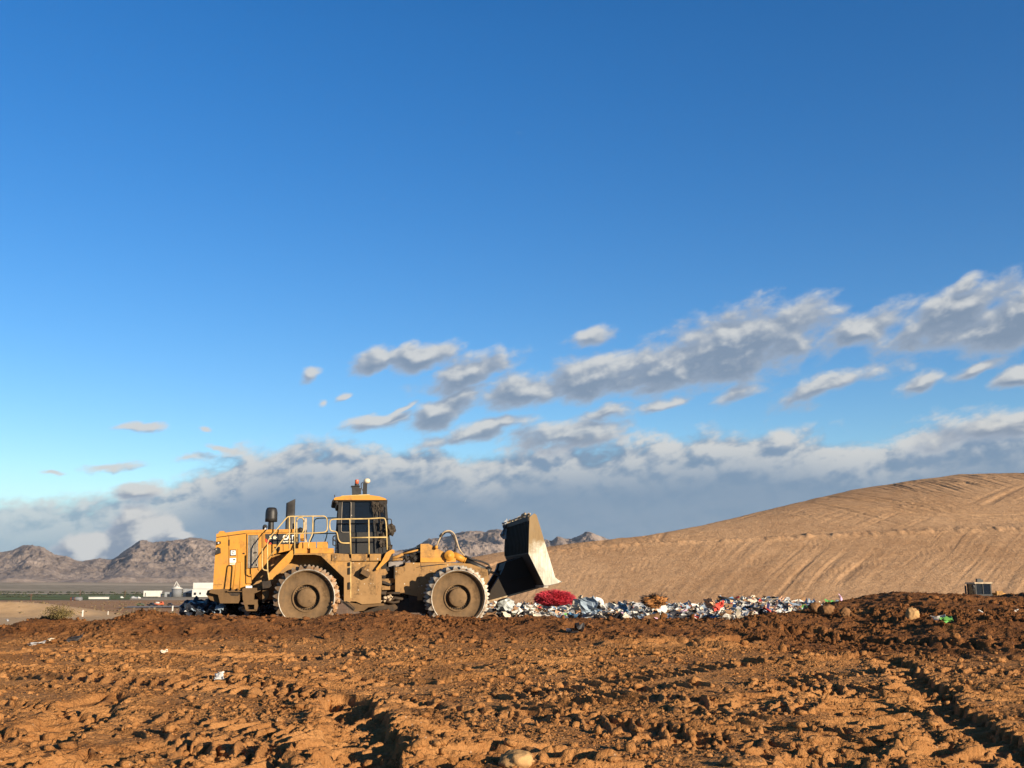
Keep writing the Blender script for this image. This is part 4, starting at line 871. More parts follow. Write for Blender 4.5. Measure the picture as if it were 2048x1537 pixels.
# wings turned forward
def wing(s):
    near_px = [(1059,1034.5),(1068.4,1027.2),(1072.2,1030),(1079,1052),(1109.4,1155),(1115,1159.5),(1121.6,1163.6),(1116,1166.8),(1089,1172.4),(1057.2,1108)]
    yy = [YN, YN - .01, YN - .015, YN - .03, YN - .10, YN - .11, YN - .12, YN - .11, YN, YN]
    P = [L3(u, v, y) for (u, v), y in zip(near_px, yy)]
    if s > 0: P = [Vector((p.x, -p.y, p.z)) for p in P]
    bm = bmesh.new(); Q = [p + Vector((.03, .07 * -s, 0)) for p in P]
    hexa(bm, P, Q) if s < 0 else hexa(bm, list(reversed(P)), list(reversed(Q)))
    return fin('wing', bm, M_wing, blade, bevel=.006)
wing(-1); wing(1)
c0, c1 = L(1122, 1163.8, YN - .12), L(1089, 1172.6, YN)
bm = bmesh.new(); hexa(bm, [(c1[0] - .02, YN, c1[1] - .03), (c0[0] + .03, YN - .12, c0[1] - .015), (c0[0] + .03, YN - .12, c0[1] + .015), (c1[0] - .02, YN, c1[1] + .03)], [(c1[0] + .12, YN + .06, c1[1] - .0), (c0[0] + .05, YN - .06, c0[1] - .01), (c0[0] + .05, YN - .06, c0[1] + .02), (c1[0] + .12, YN + .06, c1[1] + .05)])
box(bm, c1[0] - .03, c1[0] + .13, YN + .06, YW, c1[1] - .05, c1[1] + .03); fin('cutting_edge', bm, M_lip, blade, bevel=.004)
# push arms and the braces behind the blade
arm_px = [(1058,1110),(1011,1125),(1008,1136),(1002,1148),(993,1163),(982,1180.5),(979.6,1190),(976.4,1203.4),(990,1200.6),(1089,1173.4)]
def arm(y):
    a_ = part('push_arm', M_bladeback, comp, ('X', LP(arm_px, -.85), y - .14, y + .14), bevel=.015)
    part('wear_strip', M_blade, a_, ('X', LP([(976.4,1201.6),(992,1197.6),(1089,1170.8),(1089,1174),(992,1201),(976,1205)], -.85), y - .155, y + .155), bevel=.006)
    part('brace', M_bladeback, a_, ('X', LP([(1020,1160),(1072,1147),(1073,1149.5),(1020,1163)], -.85), y - .18, y + .18), bevel=.004)
arm(-.72); arm(.72)
part('push_frame', M_bladeback, comp, ('X', LP([(1058,1112),(1013,1126),(1010,1140),(1040,1180),(1086,1171)], -.85), -.58, .58), bevel=.015)
# trash screen along the blade's top with rags caught in it
bm = bmesh.new()
for k in range(24):
    y = YN + .15 + k * .178; h = .10 + .05 * random.random()
    if y > YW: break
    tube(bm, [(tx + .02, y, tz - .02), (tx + .05, y, tz + h)], .018, 6)
tube(bm, [(tx + .045, YN + .1, tz + .11), (tx + .045, YW - .1, tz + .11)], .02, 6)
for k in range(40): lump(bm, (tx + .04, random.uniform(YN + .3, YW - .5), tz + random.uniform(.0, .12)), (.05, .07, .05), .6, k, 1)
for k in range(4): lump(bm, (tx + .04 + random.uniform(-.03, .03), YN + random.uniform(1.0, 1.4), tz + random.uniform(.08, .2)), (.06, .12, .06), .5, 60 + k, 1)
fin('trash_screen', bm, M_pipe, blade)
bm = bmesh.new(); crumple(bm, (tx - .04, YW - .05, tz - .12), .5, .25, 5, 6, tilt=1.3); crumple(bm, (tx - .06, YW - .15, tz - .3), .35, .3, 6, 5, tilt=1.4)
ob = fin('snagged_rag', bm, plain('grey_rag', (.30, .32, .34), .9), blade); md = ob.modifiers.new('thickness', 'SOLIDIFY'); md.thickness = .008
# ------------------------------------------------------------------ rubbish behind the ridge
def solid(o, th=.006):
    m = o.modifiers.new('thickness', 'SOLIDIFY'); m.thickness = th; return o
PAL = [('litter_white', (.66, .64, .58)), ('litter_cream', (.66, .58, .44)), ('litter_grey', (.34, .35, .36)), ('litter_blue_grey', (.26, .33, .40)), ('litter_black', (.022, .022, .026)), ('litter_brown', (.28, .16, .08)), ('litter_red', (.55, .06, .04)), ('litter_blue', (.10, .24, .42)), ('litter_green', (.14, .42, .10)), ('litter_peach', (.66, .38, .22)), ('litter_pink', (.62, .40, .55))]
LM = {n[7:]: plain(n, c, .55 if 'black' in n else .8, 0, .4, .16, 4) for n, c in PAL}
def pix_at(u, v, Y): return at(u, v, Y)
def litter_field():
    """the spread-out mass of rubbish: nobody could count it"""
    bm = bmesh.new(); names = list(LM); w = [.22, .15, .12, .05, .20, .18, .025, .022, .010, .03, .01]
    for k in range(3000):
        Y = random.uniform(35.5, 45); f = (Y - 35.5) / 9.5
        u = random.uniform(955, 1700) if k % 9 else random.uniform(930, 1120)
        # top outline of the heap, as seen from the front
        top = np.interp(u, [930, 990, 1040, 1150, 1240, 1290, 1340, 1400, 1440, 1500, 1560, 1620, 1660, 1690, 1710], [1204, 1202, 1202, 1205, 1203, 1200, 1204, 1202, 1196, 1188, 1191, 1200, 1204, 1202, 1206])
        v = 1229 + (top + 3 - 1229) * f ** .8 + random.uniform(-1, 4)
        p = at(u, v, Y); s = random.choice((.08, .11, .14, .18, .26, .42)) * random.uniform(.8, 1.2)
        crumple(bm, p - Vector((0, 0, s * .2)), s, .24, k, 4, random.choices(range(len(names)), w)[0], aspect=random.uniform(.5, 1.2))
    o = solid(fin('litter', bm, [LM[n] for n in names]))
    tag(o, 'spread of mixed white, grey and coloured rubbish behind the dirt ridge', 'litter', kind='stuff')
    # the earth bank the rubbish lies on
    xs = np.linspace(-3.0, 17, 160); ys = np.linspace(34.6, 50, 60); X, Y = np.meshgrid(xs, ys); U = CX + F * X / Y
    topv = np.interp(U, [930, 990, 1040, 1150, 1240, 1290, 1340, 1400, 1440, 1500, 1560, 1620, 1660, 1690, 1710, 1760], [1206, 1203, 1202, 1207, 1204, 1202, 1208, 1207, 1203, 1196, 1197, 1206, 1209, 1206, 1208, 1225])
    zt = CAMZ - (topv + 2 - HOR) / F * 44
    f = np.clip((Y - 35) / 9, 0, 1); z0 = CAMZ - 54 / F * 35
    Z = z0 + (zt - z0) * f ** .85; Z = np.where(Y > 44.5, Z - (Y - 44.5) * .35, Z) - .10 + .08 * fbm(X * 1.2, Y * 1.2, 4, 5) + .06 * clods(X * 2, Y * 2, 7)
    Z = Z - 2.0 * sstep(-1.5, -3.0, X) - 1.5 * (1 - sstep(34.6, 35.4, Y)) - 1.2 * sstep(14.5, 17, X)
    m = plain('rubbish_earth', (.10, .062, .034), .95, 0, .1, .5, 3, .5)
    o = npmesh('rubbish_bank', np.stack([X, Y, Z], -1).reshape(-1, 3), gridfaces(*X.shape), m)
    tag(o, 'dark earth bank under the rubbish', 'ground', kind='structure')
litter_field()
def piece(name, u, v, Y, s, m, seed, label, cat, amp=.26, n=7, tilt=None, aspect=1.0, group=None, th=.006):
    bm = bmesh.new(); crumple(bm, (0, 0, 0), s, amp, seed, n, 0, tilt, aspect)
    o = solid(fin(name, bm, m, None, loc=at(u, v, Y)), th); return tag(o, label, cat, group)
def heap(name, u0, u1, v0, v1, Y, m, label, cat, amp=.3, seed=1, fuzz=0, fm=None):
    a, b = at(u0, v1, Y), at(u1, v0, Y); c = (a + b) / 2; sx, sz = (b.x - a.x) / 2, (b.z - a.z)
    bm = bmesh.new(); lump(bm, (0, 0, 0), (sx, sx * .8, sz * .56), amp, seed, 4)
    if fuzz:
        base = [v.co.copy() for v in bm.verts if v.co.z > -.3 * sz]
        for k in range(fuzz):
            p = random.choice(base); d = Vector((p.x / sx, p.y / sx, p.z / sz)).normalized(); side = Vector((random.uniform(-1, 1), random.uniform(-1, 1), random.uniform(-1, 1))).normalized()
            l = random.uniform(.04, .13); w = random.uniform(.008, .024); q = p + d * .01 + side * .03
            vs = [bm.verts.new(x) for x in (q - side * w, q + side * w, q + d * l + side * random.uniform(-.05, .05))]; bm.faces.new(vs).material_index = 1
    o = fin(name, bm, [m, fm or m], None, False, loc=(c.x, c.y, a.z + sz * .42)); return tag(o, label, cat)
M_net0, M_net1 = plain('red_netting', (.33, .022, .035), .8, 0, .2, .5, 6, .6), plain('red_netting_strands', (.52, .05, .075), .7, 0, .2, .4, 9)
heap('net_pile', 1073, 1145, 1184.5, 1209, 38.5, M_net0, 'crimson mound of tangled netting lying on the rubbish by the blade', 'netting', .16, 3, 3600, M_net1)
heap('matted_heap', 1287, 1330, 1190, 1213, 39.5, plain('rusty_brown_mat', (.27, .12, .04), .95, 0, .1, .7, 3, .8), 'rust brown matted heap rising above the middle of the rubbish', 'heap', .45, 8, 500, LM['black'])
M_sil = plain('crinkled_grey_plastic', (.42, .46, .46), .45, 0, .5, .25, 8)
bm = bmesh.new(); lump(bm, (0, 0, 0), (.30, .26, .22), .35, 4, 3, 0, 3.0); tag(fin('plastic_bag', bm, M_sil, None, loc=at(1010, 1210, 36.2)), 'pale grey crinkled plastic bag beside the front wheel', 'bag')
for a in ((('tarp'), 1178, 1213, 36.3, .62, LM['blue_grey'], 11, 'slate blue crumpled tarp standing up in the rubbish right of the netting', 'tarp', .25, 8, 1.1),
          ('plastic_bag', 1058, 1219, 35.6, .42, LM['white'], 12, 'bright white bag at the front of the rubbish below the netting', 'bag', .25, 7, .7),
          ('plastic_bag', 1245, 1214, 36.4, .40, LM['blue'], 13, 'light blue bag half buried in the rubbish left of the brown heap', 'bag', .28, 7, .9),
          ('plastic_sheet', 1198, 1206, 39, .55, LM['white'], 14, 'white plastic sheet arched over a dark hollow in the rubbish', 'sheet', .3, 8, .6),
          ('plastic_bag', 1156, 1207, 37, .48, LM['cream'], 15, 'cream bag beside the slate blue tarp', 'bag', .3, 7, 1.0),
          ('plastic_bag', 1420, 1207, 38.5, .42, LM['peach'], 16, 'peach coloured bag in the rubbish right of the brown heap', 'bag', .25, 7, .9),
          ('cloth_scrap', 1440, 1212, 37.5, .34, LM['red'], 17, 'bright red scrap beside the peach coloured bag', 'scrap', .3, 6, 1.0),
          ('cloth_scrap', 1535, 1221, 36.5, .36, LM['red'], 18, 'red scrap low at the front right of the rubbish', 'scrap', .3, 6, .6),
          ('cardboard', 1552, 1211, 37.5, .34, LM['peach'], 19, 'tan cardboard leaning right of the tall white pile', 'cardboard', .12, 5, 1.1),
          ('plastic_bag', 1662, 1209, 37, .32, LM['green'], 20, 'lime green bag near the right end of the rubbish', 'bag', .28, 7, 1.2),
          ('plastic_bag', 1683, 1203, 37.5, .36, LM['pink'], 21, 'lilac bag at the right end of the rubbish', 'bag', .3, 7, 1.1),
          ('plastic_bag', 1670, 1211, 36.6, .28, LM['blue_grey'], 22, 'grey blue bag under the lilac bag', 'bag', .3, 7, .8)):
    piece(*a)
bm = bmesh.new(); a_, b_ = at(1437, 1194, 41), at(1471, 1199.5, 41); tube(bm, [Vector((-.32, 0, .05)), Vector((.32, .1, -.06))], .035, 8); tag(fin('dark_pole', bm, LM['black'], None, loc=(a_ + b_) / 2), 'dark pole sticking out of the rubbish left of the tall white pile', 'pole')
# dark plastic bags in the shade behind the rear counterweight
def dark_bags():
    G = 'dark plastic bags in the machine shade'
    M_bag = plain('dark_plastic_bag', (.028, .034, .048), .35, 0, .5, .4, 9); protos = []
    for k in range(4):
        bm = bmesh.new(); lump(bm, (0, 0, 0), (.30, .26, .20), .5, 20 + k, 3, 0, 2.2); lump(bm, (.1, 0, .2), (.07, .07, .10), .4, 30 + k, 2)
        protos.append(bm)
    mes = []
    for k, bm in enumerate(protos):
        o = fin('garbage_bag', bm, M_bag, None); mes.append(o)
    spots = [(378,1219,34.2),(394,1214,35.2),(410,1217,34.4),(426,1212,35),(440,1217,34.4),(457,1215,34.8),(474,1219,34.6),(492,1224,34.8),(520,1222,35.2),(538,1220,35.4)]
    for k, (u, v, Y) in enumerate(spots):
        o = mes[k] if k < 4 else mes[k % 4].copy()
        if k >= 4: C.objects.link(o)
        o.location = at(u, v, Y); o.rotation_euler = (random.uniform(-.4, .4), random.uniform(-.4, .4), random.uniform(0, 6.3)); sc_ = random.uniform(.75, 1.15); o.scale = (sc_,) * 3
        tag(o, 'dark shiny plastic bag heaped in the shade behind the rear counterweight', 'bag', G)
    bm = bmesh.new()
    for k in range(170):
        u = random.uniform(372, 560); Y = random.uniform(33.8, 36); crumple(bm, at(u, random.uniform(1213, 1229), Y), random.uniform(.14, .34), .3, 900 + k, 5, random.choice((0, 0, 0, 1, 2)))
    tag(solid(fin('litter', bm, [LM['black'], LM['blue_grey'], LM['grey']])), 'crumpled dark sheeting in the shade under the rear of the compactor', 'litter', kind='stuff')
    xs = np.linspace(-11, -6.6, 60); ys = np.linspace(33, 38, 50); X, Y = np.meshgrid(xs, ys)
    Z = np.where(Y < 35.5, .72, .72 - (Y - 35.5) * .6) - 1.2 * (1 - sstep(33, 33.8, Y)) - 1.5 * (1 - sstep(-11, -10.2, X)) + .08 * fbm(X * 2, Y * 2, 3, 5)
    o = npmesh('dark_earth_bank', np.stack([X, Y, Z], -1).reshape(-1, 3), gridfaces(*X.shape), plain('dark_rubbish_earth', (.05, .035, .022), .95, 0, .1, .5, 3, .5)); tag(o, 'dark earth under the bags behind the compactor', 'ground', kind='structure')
dark_bags()
# ------------------------------------------------------------------ single things on the near ground
def near(u, v, dz=0.0):
    """a point of the rough ground under a pixel"""
    d = ray(u, v)
    for k in range(4200):
        y = 8.5 + k * .01; p = CAM + d * (y / d.y)
        if p.z <= gz(p.x, p.y): return Vector((p.x, p.y, gz(p.x, p.y) + dz))
    return p
def scrap(name, u, v, s, m, seed, label, cat, dz=.05, **k):
    p = near(u, v, dz); bm = bmesh.new(); crumple(bm, (0, 0, 0), s, k.get('amp', .28), seed, 7, 0, k.get('tilt', .5), k.get('aspect', .8))
    return tag(solid(fin(name, bm, m, None, loc=p)), label, cat)
scrap('paper_bag', 437, 1360, .17, LM['white'], 31, 'crumpled white paper lying in the middle of the foreground dirt', 'paper', .05, tilt=.8)
scrap('plastic_scrap', 329, 1309, .14, LM['cream'], 32, 'small cream scrap on the dirt left of the compactor', 'scrap', .04)
scrap('plastic_sheet', 74, 1290, .34, LM['grey'], 33, 'flat grey sheet on the dirt at the far left', 'sheet', .03, tilt=.15, aspect=.4)
scrap('plastic_scrap', 104, 1284, .14, LM['cream'], 34, 'small pale scrap beside the flat grey sheet', 'scrap', .05)
scrap('plastic_sheet', 145, 1281, .45, LM['black'], 35, 'black plastic sheet half buried in the dirt at the left', 'sheet', .03, tilt=.3, aspect=.4)
scrap('plastic_sheet', 1152, 1266, .50, LM['black'], 36, 'black plastic sheet half buried in front of the rubbish', 'sheet', .03, tilt=.2, aspect=.4)
scrap('plastic_scrap', 1137, 1265, .12, LM['white'], 37, 'small white scrap beside the black sheet in front of the rubbish', 'scrap', .05)
o = scrap('snack_wrapper', 1895, 1249, .40, LM['green'], 38, 'green and white wrapper on the dark dirt at the right', 'wrapper', .08, tilt=.6, aspect=.45)
bm = bmesh.new(); crumple(bm, (-.2, -.02, .05), .3, .15, 44, 6, 0, .8, .35); solid(fin('white_flap', bm, LM['white'], o))
scrap('plastic_scrap', 1961, 1228, .12, LM['white'], 39, 'tiny white scrap on the dark mound at the right', 'scrap', .04)
scrap('plastic_scrap', 2033, 1226, .10, LM['white'], 40, 'tiny white scrap at the right edge of the dark mound', 'scrap', .04)
scrap('plastic_scrap', 15, 1241, .24, LM['grey'], 41, 'pale grey scrap on the crest at the left edge', 'scrap', .05, aspect=.4)
def rock(u, v, s, label, seed, m=None, zs=.9):
    p = near(u, v, s * .45 * zs); bm = bmesh.new(); lump(bm, (0, 0, 0), (s, s * .8, s * zs), .28, seed, 4, 0, 1.2)
    return tag(fin('boulder', bm, m or M_rock, None, True, loc=p), label, 'boulder')
M_rock = plain('tan_caliche', (.40, .24, .105), .95, 0, .1, .3, 5, .5)
M_rockd = plain('dark_dirt_block', (.19, .10, .045), .95, 0, .1, .4, 5, .6)
rock(1825, 1236, .155, 'tan boulder casting a long shadow on the dark mound', 3, None, 1.0)
rock(1690, 1233, .14, 'brown boulder at the foot of the dark mound', 5, M_rockd)
rock(1652, 1226, .22, 'dark dirt block at the right end of the rubbish', 6, M_rockd, .7)
rock(1630, 1222, .16, 'dark dirt block beside the right end of the rubbish, the smaller one', 9, M_rockd, .9)
rock(1035, 1533, .16, 'tan boulder at the bottom edge of the picture', 11, None, .6)
def shrub():
    p = near(118, 1240); M_tw = plain('dry_shrub', (.13, .10, .04), .9, 0, .1, .45, 4); t_ = empty('shrub', p); tag(t_, 'dry olive shrub growing on the dirt crest at the left', 'shrub')
    bm = bmesh.new(); tips = []
    for k in range(90):
        a = random.uniform(0, 6.283); e = random.uniform(.25, 1.4); l = random.uniform(.2, .42); d = Vector((math.cos(a) * math.cos(e) * 1.35, math.sin(a) * math.cos(e), math.sin(e) * .85)); m_ = d * l * .5 + Vector((random.uniform(-.04, .04), random.uniform(-.04, .04), .02)); tube(bm, [(0, 0, 0), m_, d * l], .006, 4, r1=.002); tips.append(d * l); tips.append(m_)
    fin('stem', bm, M_tw, t_); bm = bmesh.new()
    for k in range(1500):
        c = random.choice(tips) + Vector((random.gauss(0, .05), random.gauss(0, .05), random.gauss(0, .035))); 
        if c.z < 0: continue
        u_ = Vector((random.gauss(0, 1), random.gauss(0, 1), random.gauss(0, 1))).normalized(); w_ = u_.orthogonal(); s = random.uniform(.010, .022)
        bm.faces.new([bm.verts.new(c + q) for q in (u_ * s, w_ * s * .5, -u_ * s, -w_ * s * .5)])
    fin('foliage', bm, M_tw, t_)
shrub()
# ------------------------------------------------------------------ second machine behind the mound
def dozer():
    Y = 92.0; a, b = at(1941, 1187, Y), at(1975, 1162, Y); bx = (a.x + b.x) / 2; zr = b.z
    t_ = empty('bulldozer', Vector((bx, Y, zr - 3.45)), R(3)); tag(t_, 'dark machine cab and roof showing over the dirt mound at the right', 'bulldozer')
    G = lambda name, m, *bx_, bevel=.03, par=None: part(name, m, par or t_, *[('B', *q) for q in bx_], bevel=bevel)
    G('body', M_yeld, (-2.3, 2.0, -.75, .75, .7, 1.75)); G('hood', M_yel, (.5, 2.2, -.6, .6, 1.75, 2.35), (1.0, 1.9, -.6, .6, 2.3, 2.45))
    for s in (-1, 1):
        bm = bmesh.new(); pr = [(-2.1, .45), (-1.7, .05), (1.6, .05), (2.0, .45), (1.9, .95), (-1.9, .95)]; prism(bm, pr, s * 1.0 - .28, s * 1.0 + .28); fin('track', bm, M_gut, t_, False, .08)
    c = G('cab', M_char, (-.72, .72, -.75, .75, 1.75, 2.35), (-.68, -.58, -.75, -.65, 2.35, 3.2), (.58, .68, -.75, -.65, 2.35, 3.2), (-.68, -.58, .65, .75, 2.35, 3.2), (.58, .68, .65, .75, 2.35, 3.2), bevel=.02)
    G('window_post', M_char, (-.06, .0, -.76, -.66, 2.35, 3.2), bevel=.01, par=c); G('window', M_glass, (-.58, .58, -.72, -.70, 2.3, 3.2), bevel=0, par=c); G('windscreen', M_glass, (.62, .64, -.65, .65, 2.3, 3.2), bevel=0, par=c); G('rear_window', M_glass, (-.64, -.62, -.65, .65, 2.3, 3.2), bevel=0, par=c)
    r_ = G('roof', M_pipe, (-.76, .76, -.85, .85, 3.2, 3.32), bevel=.05, par=c); G('beacon', M_black, (-.2, .1, -.2, .1, 3.34, 3.62), (-.05, .35, -.1, .2, 3.34, 3.55), bevel=.03, par=c)
    bm = bmesh.new(); tube(bm, [(-1.3, -.3, 1.7), (-1.3, -.3, 3.05)], .07, 12); fin('exhaust_pipe', bm, M_black, t_)
    bm = bmesh.new(); tube(bm, [(-.85, -.8, 2.3), (-.85, -.8, 3.1)], .05, 8); lump(bm, (-.85, -.8, 2.95), (.14, .1, .2), .3, 2, 2); fin('mirror', bm, M_black, t_)
    bm = bmesh.new(); prism(bm, [(2.5, .2), (2.65, .2), (2.62, 1.3), (2.4, 1.3)], -1.5, 1.5); fin('dozer_blade', bm, M_steel, t_)
    G('push_arm', M_gut, (1.2, 2.45, -1.42, -1.3, .4, .6)); G('push_arm', M_gut, (1.2, 2.45, 1.3, 1.42, .4, .6)); G('side_tank', M_yeld, (1.0, 1.5, -.95, -.7, 1.7, 2.6))
dozer()
# ------------------------------------------------------------------ far plain: sheds, tank, vehicles, poles, trees
M_wh = plain('white_cladding', (.66, .64, .58), .6, 0, .3, .08, .15); M_sh = plain('shed_opening', (.02, .022, .026), .7); M_gy = plain('galvanised_sheet', (.34, .355, .36), .5, .2, .3, .2, .2); M_rust = plain('rusty_end', (.16, .07, .04), .9)
def far_box(name, u0, u1, v0, v1, label, cat, m=None, depth=14.0, roof=None, Y=1450.0, openings=(), extra=None):
    """a shed standing on the plain: its face spans the given pixels at distance Y"""
    a, b = at(u0, v1, Y), at(u1, v0, Y); zb = gzp(a.x, Y); w, h = b.x - a.x, b.z - zb
    t_ = empty(name, Vector((a.x, Y, zb))); tag(t_, label, cat)
    wl = part('wall', m or M_wh, t_, ('B', 0, w, 0, depth, -.3, h), bevel=0)
    if roof == 'gable': bm = bmesh.new(); prism(bm, [(-.4, h), (w + .4, h), (w * .5, h + w * .12)], -.4, depth + .4); fin('roof', bm, M_gy, t_)
    elif roof == 'slope': bm = bmesh.new(); prism(bm, [(-.3, h + .02), (w + .3, h * .62), (w + .3, h * .62 + .5), (-.3, h + .5)], -.3, depth + .3); fin('roof', bm, M_gy, t_)
    else: part('roof', M_gy, t_, ('B', -.3, w + .3, -.3, depth + .3, h + .003, h + .4), bevel=0)
    for (o0, o1, p0, p1) in openings: part('doorway', M_sh, t_, ('B', (o0 - u0) / F * Y, (o1 - u0) / F * Y, -.08, .2, max(.02, (v1 - p1) / F * Y), (v1 - p0) / F * Y), bevel=0)
    return t_, w, h
far_box('warehouse', 286.6, 318, 1182, 1194, 'white shed with plain walls left of the pointed silo', 'shed', roof=None, openings=((289.5,291,1186,1193),))
far_box('shed', 329, 343.5, 1185, 1193, 'low pale shed between the white shed and the pointed silo', 'shed', M_gy, openings=((334,339,1187.5,1193),))
far_box('warehouse', 386, 432, 1166, 1178, 'tall white gin house behind the compactor tail', 'warehouse', Y=1500, depth=20)
far_box('shed', 384, 424, 1178.6, 1192.6, 'white open fronted shed in front of the tall white gin house', 'shed', openings=((387,392,1184,1189),(398,401.4,1184,1188)), Y=1440)
far_box('shed', 366, 384, 1178.6, 1190, 'grey roofed lean-to right of the pointed silo', 'shed', M_gy, openings=((371,382,1182,1190),), Y=1460)
a = at(354, 1176.5, 1450); zb = gzp(a.x, 1450); t_ = empty('silo', Vector((a.x, 1450, zb))); tag(t_, 'round grey silo with a pointed white frame on its roof', 'silo')
hh = a.z - zb; bm = bmesh.new(); lathe(bm, [(6.4, -.3), (6.4, hh)], 'z', (0, 0, 0), 28); fin('wall', bm, plain('dull_silo_sheet', (.17, .18, .19), .7), t_)
bm = bmesh.new(); lathe(bm, [(7.6, hh - .8), (7.6, hh - .5), (3.2, hh + 1.2), (1.2, hh + 3.0), (.4, hh + 3.2)], 'z', (0, 0, 0), 28); rf = fin('roof', bm, M_wh, t_)
bm = bmesh.new(); ap = Vector((-1.0, 0, hh + 8.6))
for q in ((-3.6, -2, hh + 1.5), (4.2, -2, hh + 1.2), (0, 4, hh + 1.6)): tube(bm, [q, ap], .35, 6)
fin('hoist_frame', bm, M_wh, rf)
far_box('perimeter_wall', 177, 216, 1194.8, 1198.6, 'long low white wall on the brown flat', 'wall', Y=1060, depth=3)
def heapf(name, u, v, r, h, label, cat, m, Y, k=1):
    p = at(u, v, Y); bm = bmesh.new(); lump(bm, (0, 0, 0), (r, r, h), .4, k, 2); tag(fin(name, bm, m, None, loc=(p.x, p.y, gzp(p.x, p.y))), label, cat)
heapf('rubble_heap', 244, 1194, 2.2, 2.0, 'small white heap on the brown flat right of the low white wall', 'heap', M_wh, 1200, 2)
heapf('rubble_heap', 267, 1194, 3.6, 2.2, 'wider pale heap between the low white wall and the white shed', 'heap', M_gy, 1200, 5)
heapf('rubble_heap', 278, 1194, 2.0, 1.8, 'pale heap close to the white shed', 'heap', M_wh, 1210, 7)
# storage tank lying on its side
p = at(152, 1199, 960); t_ = empty('storage_tank', Vector((p.x, 960, gzp(p.x, 960)))); tag(t_, 'grey tank lying on the brown flat with rusty ends', 'tank')
bm = bmesh.new(); tube(bm, [(-3.4, 0, 1.5), (5.2, 0, 1.5)], 1.5, 20); fin('shell', bm, plain('grey_tank_steel', (.16, .17, .18), .6), t_)
for xx in (-4.6, -3.9, -1.0): bm = bmesh.new(); tube(bm, [(xx, 0, 1.5), (xx + .6, 0, 1.5)], 1.62, 20); fin('end_ring', bm, M_rust, t_)
bm = bmesh.new(); box(bm, -3, -2.2, -1, 1, -.3, .4); box(bm, 3.4, 4.2, -1, 1, -.3, .4); fin('cradle', bm, M_gy, t_)
def vehicle(name, u, v, Lc, Hc, col, label, cat, kind='pickup'):
    g = atp(u, v); t_ = empty(name, g, R(random.uniform(-12, 12))); tag(t_, label, cat); m = plain(name + '_paint', col, .35, 0, .5, .1, 1)
    h = Lc / 2
    if kind == 'pickup': pr = [(-h, .45), (h, .45), (h, 1.0), (h * .45, 1.1), (h * .2, Hc), (-h * .25, Hc), (-h * .35, 1.15), (-h, 1.15)]
    elif kind == 'car': pr = [(-h, .4), (h, .4), (h, .9), (h * .55, 1.0), (h * .25, Hc), (-h * .5, Hc), (-h * .85, 1.0), (-h, .9)]
    else: pr = [(-h, .7), (h, .7), (h, 1.5), (h * .8, Hc), (h * .4, Hc), (h * .36, Hc * .55), (-h, Hc * .55)]
    bm = bmesh.new(); prism(bm, pr, -.9, .9); fin('body', bm, m, t_, False, .08)
    bm = bmesh.new(); prism(bm, [(h * .42, 1.12), (h * .2, Hc - .1), (-h * .2, Hc - .1), (-h * .28, 1.15)] if kind != 'truck' else [(h * .9, 1.6), (h * .76, Hc - .15), (h * .46, Hc - .15), (h * .44, 1.6)], -.92, .92); fin('window', bm, M_glass, t_)
    for sx in (-.62, .62):
        for sy in (-.82, .82):
            bm = bmesh.new(); tube(bm, [(sx * h, sy - .12, .38), (sx * h, sy + .12, .38)], .38, 14); fin('wheel', bm, M_hose, t_)
    return t_
vehicle('parked_car', 281, 1212.4, 4.6, 1.55, (.10, .12, .06), 'dark green car parked on the flat, leftmost of the row', 'car', 'car')
vehicle('pickup_truck', 303, 1212.6, 5.2, 1.9, (.02, .024, .03), 'black pickup parked between the green car and the orange truck', 'pickup')
tk = vehicle('parked_truck', 318, 1212.2, 5.0, 2.4, (.62, .14, .05), 'orange truck with a white load parked beside the black pickup', 'truck', 'truck')
bm = bmesh.new(); lump(bm, (-.8, 0, 1.7), (1.3, .8, .5), .4, 3, 2); fin('load', bm, M_wh, tk)
vehicle('parked_car', 340, 1212.4, 3.4, 1.7, (.025, .02, .018), 'small black car at the right end of the parked row', 'car', 'car')
def marker(u, v, h, label):
    g = atp(u, v); bm = bmesh.new(); box(bm, -.10 * h, .10 * h, -.1 * h, .1 * h, -.3, h); lump(bm, (0, 0, h), (.14 * h, .14 * h, .12 * h), .1, 1, 1); tag(fin('marker_post', bm, M_wh, None, loc=g), label, 'post')
marker(345, 1223.6, 2.2, 'white marker post below the parked vehicles'); marker(165, 1233.6, 1.7, 'white marker post on the tan ground right of the shrub'); marker(216, 1230, 1.0, 'short white marker post on the tan ground, smallest of the posts')
def pole(u, v0, v1, Y, label):
    p = at(u, v1, Y); zb = gzp(p.x, Y); h = at(u, v0, Y).z - zb; t_ = empty('utility_pole', Vector((p.x, Y, zb))); tag(t_, label, 'pole', 'utility poles across the plain')
    bm = bmesh.new(); tube(bm, [(0, 0, -.5), (0, 0, h)], .28, 8, r1=.18); fin('shaft', bm, M_rust, t_); part('crossarm', M_rust, t_, ('B', -1.3, 1.3, -.1, .1, h - 1.0, h - .75), bevel=0)
pole(61.6, 1188, 1202, 900, 'thin utility pole at the near edge of the green field, left one'); pole(249.6, 1181, 1194, 1250, 'thin utility pole at the right end of the green field'); pole(160, 1181, 1193, 1400, 'thin utility pole above the grey tank')
